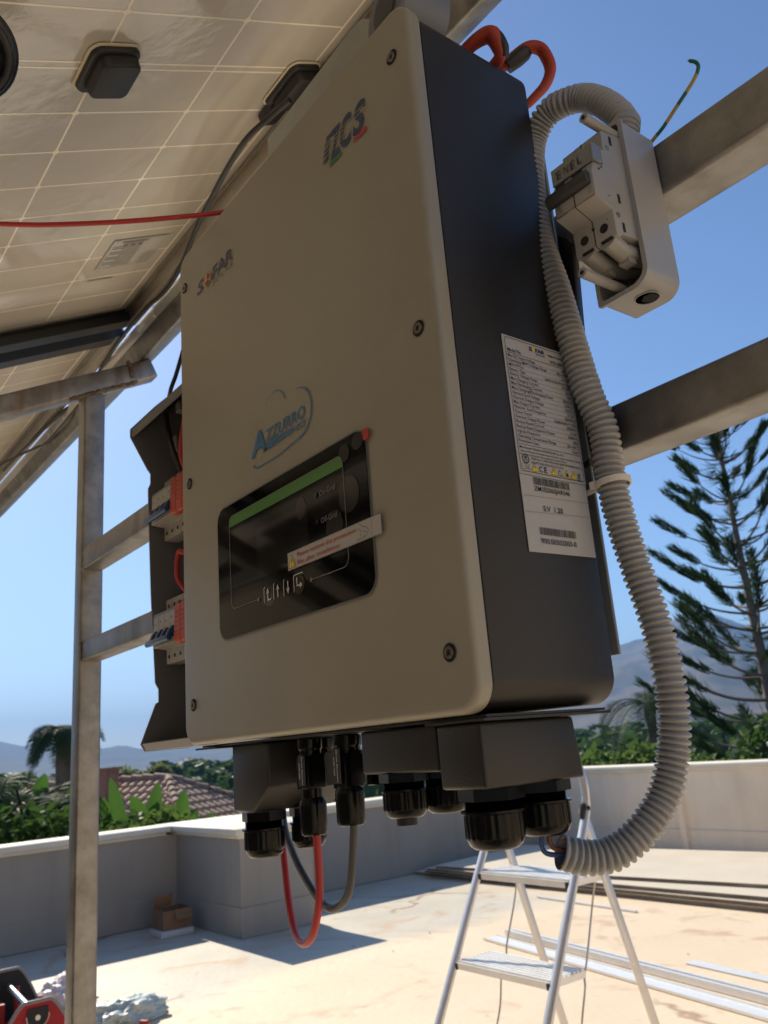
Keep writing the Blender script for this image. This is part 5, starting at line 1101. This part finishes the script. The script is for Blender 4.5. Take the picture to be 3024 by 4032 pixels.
# ================================================================ THINGS ON THE ROOF
def beam(b, p, q_, wx, wy, up=(0,0,1), mi=0):
    p, q_ = Vector(p), Vector(q_); d = (q_-p); s_ = d.cross(Vector(up)).normalized(); u_ = s_.cross(d).normalized(); b.obox((p+q_)/2, d, s_, u_, d.length/2, wx/2, wy/2, mi)
# ladder
ld = thing('step_ladder', 'folding aluminium step ladder with a hoop top and ribbed treads standing in the sun', 'ladder', (-1.18, 1.5, 0))
XL, XR = -1.372, -.984
fy = lambda z: 1.600+.55*(z-1.03)
def stile():
    P = [Vector((XR+.018*(1-t), fy(1.21*t), 1.21*t)) for t in (0,.25,.5,.75,.97)]
    top = [(XR-.000,1.700,1.235),(XR-.004,1.706,1.285),(XR-.022,1.710,1.330),(XR-.065,1.712,1.358),(XR-.12,1.713,1.366)]
    topL = [(XL+XR-x, y, z) for x, y, z in top][::-1]; PL = [Vector((XL+XR-p.x, p.y, p.z)) for p in P][::-1]
    return P+[Vector(p) for p in top]+[Vector(p) for p in topL]+PL
b = MB(); b.tube(smooth_path(stile(), 8), .0155, 14, flat=.62); obj('front_frame', b, M['alub'], ld, smooth=50)
for x in (XL, XR):
    b = MB(); sx = 1 if x == XR else -1
    P = [Vector((x-sx*.012, 1.692, 1.215)), Vector((x-sx*.010, 1.735, 1.02)), Vector((x, 2.055, 0.012))]; beam(b, P[0], P[2], .026, .013, (1,0,0)); lg_ = obj('rear_leg', b, M['alub'], ld, bevel=.003)
    b = MB(); b.box(x-.02,x+.02,2.03,2.08,.0,.03); obj('rubber_foot', b, M['blackmat'], lg_, bevel=.004)
    b = MB(); xx = XR+.018 if x == XR else XL-.018; b.box(xx-.02,xx+.02,fy(0)-.025,fy(0)+.025,.0,.03); obj('rubber_foot', b, M['blackmat'], ld, bevel=.004)
    b = MB(); b.obox((x-sx*.001,1.690,1.205), (1,0,0), (0,1,-.2), (0,.2,1), .008,.015,.022); b.lathe([(.007,0),(.007,.006),(.004,.008)], (x+sx*.012,1.690,1.215), (sx,0,0), 14); obj('hinge', b, M['blackmat'], ld, bevel=.003)
    b = MB(); z_ = 1.02
    path = [Vector((x-sx*.035,1.735,1.012)), Vector((x-sx*.038,1.705,.93)), Vector((x-sx*.035,1.655,.815)), Vector((x-sx*.040,1.640,.77)), Vector((x-sx*.030,1.625,.745)), Vector((x-sx*.036,1.600,.66)), Vector((x-sx*.030,1.575,.585)), Vector((x-sx*.036,1.55,.50)), Vector((x-sx*.030,1.45,.36))]
    b.tube(smooth_path(path, 6), .0028, 8); obj('spreader_rod', b, M['silver'], ld, smooth=50)
b = MB(); beam(b, (XL,1.93,.40), (XR,1.93,.40), .012, .025); obj('rear_brace', b, M['alub'], ld)
for i, z in enumerate((1.030, .800, .570, .340)):
    y0 = fy(z)-.012; xa, xb = XL+.012-.008*i*.5, XR-.012+.008*i*.5; t_ = MB(); t_.box(xa, xb, y0, y0+.150, z-.020, z-.0025)
    for k in range(9): t_.box(xa+.001, xb-.001, y0+.006+.0160*k, y0+.0130+.0160*k, z-.0024, z+.003)
    o = obj('tread', t_, M['aluglare'], ld)
    b = MB(); b.box(xa-.003, xa+.008, y0-.002, y0+.014, z-.021, z-.0045); b.box(xb-.008, xb+.003, y0-.002, y0+.014, z-.021, z-.0045); b.tube([(xa-.02,y0+.008,z-.012),(xb+.02,y0+.008,z-.012)], .0055, 10); obj('tread_bolt', b, M['blackmat'], o)

# stacked insulation panels in front of the north parapet
M['panelface'] = mat('cream coated panel sheet', (.66,.57,.44), .55, var=.05, vscale=2)
M['foam'] = mat('panel edge foam', (.17,.135,.10), .9, col2=(.36,.30,.23), vscale=14, bump=.5, bscale=40, stretch=(.3,1,6))
def slab(p0, ang, L_, W_, z, th, label):
    c, s_ = math.cos(ang), math.sin(ang); f = lambda u, v, zz: Vector((p0[0]+u*c-v*s_, p0[1]+u*s_+v*c, zz)); rnd = random.Random(int(z*1000)); t = thing('roof_panel', label, 'insulation panel', (p0[0], p0[1], z), 'insulation panels stacked on the roof')
    b = MB(); N_ = 60; pts = [(L_*i/N_, rnd.uniform(0,.012)) for i in range(N_+1)]+[(L_, W_),(0, W_)]
    b.prism(pts, lambda u,v: f(u,v,z+.002), lambda u,v: f(u,v,z+th-.002)); obj('panel_core', b, M['foam'], t)
    b = MB(); q1 = [(-.01,-.01),(L_+.01,-.01),(L_+.01,W_+.01),(-.01,W_+.01)]; b.prism(q1, lambda u,v: f(u,v,z+th-.0015), lambda u,v: f(u,v,z+th+.0015)); b.prism(q1, lambda u,v: f(u,v,z), lambda u,v: f(u,v,z+.0015)); 
    obj('panel_sheet', b, M['panelface'], t)
slab((-7.28,6.02), .0, 6.3, 1.9, .001, .034, 'lowest panel of the stack, lying on the roof with a ragged edge')
slab((-7.05,5.97), .012, 6.0, 1.9, .040, .030, 'second panel from the bottom of the stack behind the ladder')
slab((-6.95,5.92), .04, 6.0, 1.85, .076, .028, 'third panel from the bottom, just under the sunlit top panel')
slab((-6.80,5.92), .125, 5.8, 1.62, .110, .026, 'top panel of the stack with a wide cream face in full sun')

# aluminium profiles on the floor
def prof_u(name, label, a, c, wd, h, th=.003, lips=True, flat=False):
    a, c = Vector(a), Vector(c); d = (c-a).normalized(); s_ = Vector((-d.y, d.x, 0)); t_ = MB()
    def bar(o0, o1, z0, z1): m_ = (a+c)/2+s_*(o0+o1)/2; t_.obox((m_.x,m_.y,(z0+z1)/2), d, s_, (0,0,1), (c-a).length/2, abs(o1-o0)/2, (z1-z0)/2)
    if flat: bar(-wd/2, wd/2, .0045, .0045+h)
    else:
        bar(-wd/2, wd/2, .0045, .0045+th); bar(-wd/2, -wd/2+th, .0046+th, h); bar(wd/2-th, wd/2, .0046+th, h)
        if lips: bar(-wd/2+th+.0001, -wd/2+wd*.3, h-th, h); bar(wd/2-wd*.3, wd/2-th-.0001, h-th, h)
    o = obj(name, t_, M['aluglare'], loc=((a.x+c.x)/2, (a.y+c.y)/2, 0)); tag(o, label, 'metal profile', 'aluminium profiles on the roof'); return o
prof_u('aluminium_profile', 'longest bright aluminium rail on the roof, glaring in the sun behind the ladder', (-4.23,4.45,0), (-.9,3.905,0), .070, .045)
prof_u('aluminium_profile', 'shallow wide aluminium channel lying in front of the bright rail', (-4.28,4.30,0), (-.9,3.72,0), .13, .020, lips=False)
prof_u('aluminium_profile', 'short dull flat strip behind the bright rail at the right edge', (-2.74,4.53,0), (-1.2,4.32,0), .09, .004, flat=True)
prof_u('aluminium_profile', 'thin white strip lying between the ladder and the panel stack', (-5.05,5.65,0), (-3.9,5.56,0), .03, .012, flat=True)

# cardboard box on a foam board by the pier
M['card'] = mat('brown cardboard', (.22,.125,.065), .85, var=.1, vscale=6); M['foamw'] = mat('white foam board', (.55,.54,.53), .7)
o = obj('foam_board', MB().box(-6.97,-6.70,2.745,3.045,.001,.052), M['foamw'], bevel=.004, loc=(-6.83,2.9,0)); tag(o, 'white foam board under the cardboard box by the pier', 'foam board')
cb = thing('cardboard_box', 'open brown cardboard box standing on a white board in the shaded corner', 'box', (-6.84,2.92,.053))
b = MB(); x0, x1, y0, y1, z0, z1 = -6.955,-6.735,2.775,3.03,.0535,.215; tt = .004
b.box(x0,x1,y0,y1,z0,z0+tt); b.box(x0,x1,y0,y0+tt,z0+.0041,z1); b.box(x0,x1,y1-tt,y1,z0+.0041,z1); b.box(x0,x0+tt,y0+.0041,y1-.0041,z0+.0041,z1); b.box(x1-tt,x1,y0+.0041,y1-.0041,z0+.0041,z1-.01); obj('box_body', b, M['card'], cb)
b = MB(); b.obox((x0-.012,(y0+y1)/2-.03,z1+.045), (0,1,.05), (.25,0,1), (1,0,-.25), .085,.048,.002); b.obox((x1+.028,(y0+y1)/2+.05,z1-.045), (0,1,.0), (.6,0,-1), (1,0,.6), .075,.045,.002); objs('flap', b, M['card'], cb)

# tool bag, left foreground
M['redfab'] = mat('red woven fabric', (.33,.012,.015), .75, var=.12, vscale=20, bump=.6, bscale=260); M['blkfab'] = mat('black woven fabric', (.018,.018,.02), .8, bump=.5, bscale=240); M['trim'] = mat('grey piping', (.22,.20,.19), .6)
tb = thing('tool_bag', 'red and black open tool bag with a steel tube handle in the bottom left corner', 'tool bag', (-4.15,.96,0))
def archp(w_, h_, top=.115, n=10, r=.06):
    return [(-w_/2,0),(w_/2,0),(w_/2*.98,h_*.45)]+[(top*.5+ (w_/2*.98-top*.5)*(1-k/n)**1.3*1.0, h_*.45+(h_*.55)*math.sin(math.pi/2*k/n)) for k in range(1,n+1)]+[(-(top*.5+(w_/2*.98-top*.5)*(k/n)**1.3), h_*.45+(h_*.55)*math.sin(math.pi/2*(1-k/n))) for k in range(0,n)]+[(-w_/2*.98,h_*.45)]
for nm, X0, yc, w_, h_, lab in (('end_panel', -3.90, .965, .40, .38, 'red end panel'), ('end_panel', -4.42, .945, .40, .445, 'black end panel with a red band')):
    A_ = archp(w_, h_); near = X0 > -4
    b = MB(); b.prism(A_, lambda u,v: Vector((X0,yc+u,.003+v)), lambda u,v: Vector((X0-.02,yc+u,.003+v))); ep = obj(nm, b, M['redfab'] if near else M['blkfab'], tb, bevel=.003, label=lab)
    b = MB(); pth = [Vector((X0-.010, yc+u, .003+v)) for u, v in A_[2:]]; b.tube(pth, .011, 10); obj('piping', b, M['trim'], ep, smooth=60)
    if near:
        b = MB(); b.box(X0+.0005,X0+.004,yc-.035,yc+.035,.01,.30); b.prism([(-.05,.33),(-.035,.29),(0,.275),(.035,.29),(.05,.33),(.048,.36),(-.048,.36)], lambda u,v: Vector((X0+.0006,yc+u,v)), lambda u,v: Vector((X0+.008,yc+u,v))); st_ = obj('strap', b, M['blkfab'], ep)
        b = MB(); b.tube([(X0+.010,yc+.052*math.cos(R(a)),.325+.052*math.sin(R(a))) for a in range(175,366,10)], .0025, 8); b.lathe([(.012,0),(.012,.002)], (X0+.009,yc,.318), (1,0,0), 18); obj('ring', b, M['silver'], st_, smooth=50)
    else:
        b = MB(); b.box(X0+.0005,X0+.004,yc-.185,yc+.185,.14,.21); obj('red_band', b, M['redfab'], ep)
b = MB(); b.box(-4.398,-3.922,.77,.79,.003,.26); b.box(-4.398,-3.922,1.13,1.15,.003,.26); b.box(-4.398,-3.922,.791,1.129,.003,.02); sdp = obj('side_wall', b, M['blkfab'], tb, bevel=.004)
b = MB(); b.box(-4.39,-3.93,.7655,.7695,.10,.19); b.box(-4.39,-3.93,1.1505,1.1545,.10,.19); obj('red_band', b, M['redfab'], sdp)
b = MB(); b.tube([(-4.40,.95,.380),(-3.925,.965,.322)], .017, 18); obj('tube_handle', b, M['silver'], tb, smooth=50)
b = MB(); b.box(-4.30,-4.24,.86,.90,.03,.33); b.box(-4.2,-4.16,.98,1.03,.03,.30); b.tube([(-4.1,1.05,.03),(-4.12,1.04,.36)], .012, 10); b.tube([(-4.33,.99,.03),(-4.345,.98,.38)], .015, 10)
o = obj('hand_tool', b, M['orange'], loc=(-4.2,.95,.03)); tag(o, 'tool grips standing inside the red and black bag', 'hand tools')

# crumpled plastic
def crumple(name, label, c, sx, sy, sz, m_, seed):
    bm = bmesh.new(); bmesh.ops.create_icosphere(bm, subdivisions=5, radius=1); b = MB(); idx = {}
    for v in bm.verts:
        p = v.co.copy(); n1 = noise.fractal(p*1.7+Vector((seed,0,0)), .8, 2.1, 4); n2 = abs(noise.noise(p*2.6+Vector((0,seed,0))))
        f_ = 1+.28*n1-.10*n2; q_ = Vector((p.x*sx, p.y*sy, max(p.z, -.18)*sz+.18*sz))*1.0; b.v.append(Vector((c[0]+q_.x*f_, c[1]+q_.y*f_, c[2]+.003+max(0,q_.z*f_))))
    b.f = [tuple(v.index for v in f_.verts) for f_ in bm.faces]; b.m = [0]*len(b.f); bm.free(); o = obj(name, b, m_, smooth=50, loc=c); tag(o, label, 'plastic bag'); return o
M['plasc'] = mat('thin greenish film', (.50,.56,.52), .42); M['plasw'] = mat('white plastic film', (.70,.60,.60), .5)
crumple('plastic_bag', 'crumpled pale green translucent plastic on the roof right of the post foot', (-4.66,1.70,0), .17, .22, .10, M['plasc'], 3)
crumple('plastic_bag', 'white plastic bag between the tool bag and the steel post', (-5.42,1.56,0), .15, .17, .13, M['plasw'], 8)
b = MB(); b.obox((-4.42,1.70,.03), (1,.6,0), (-.6,1,0), (0,0,1), .03,.012,.012); o = obj('rag', b, M['orange'], bevel=.008, bseg=3, loc=(-4.42,1.70,0)); tag(o, 'small orange scrap lying against the crumpled plastic at the bottom edge', 'scrap')
# grit on the roof
rnd = random.Random(12); b = MB()
for i in range(26):
    x, y = rnd.uniform(-7,-1), rnd.uniform(1.2,7); s_ = rnd.uniform(.003,.008); a = rnd.uniform(0,3.14); b.obox((x,y,.0045+s_*.25), (math.cos(a),math.sin(a),0), (-math.sin(a),math.cos(a),0), (0,0,1), s_, s_*.6, s_*.25)
o = obj('grit', b, mat('grit', (.18,.12,.08), .9), loc=(0,0,0)); o['kind'] = 'stuff'

# ---------------------------------------------------------------- haze
hz = MB().box(-6100,6100,-6100,6100,GZ-2.5,352); o = obj('haze', hz, bpy.data.materials.new('haze'), loc=(0,0,0)); struct(o, 'stuff')
m = o.data.materials[0]; m.use_nodes = True; N = m.node_tree.nodes; N.remove(N['Principled BSDF']); v = N.new('ShaderNodeVolumePrincipled')
v.inputs['Color'].default_value = (.30,.55,1.0,1); v.inputs['Density'].default_value = 2.6e-4; v.inputs['Anisotropy'].default_value = .0
m.node_tree.links.new(v.outputs[0], [n for n in N if n.type == 'OUTPUT_MATERIAL'][0].inputs['Volume'])
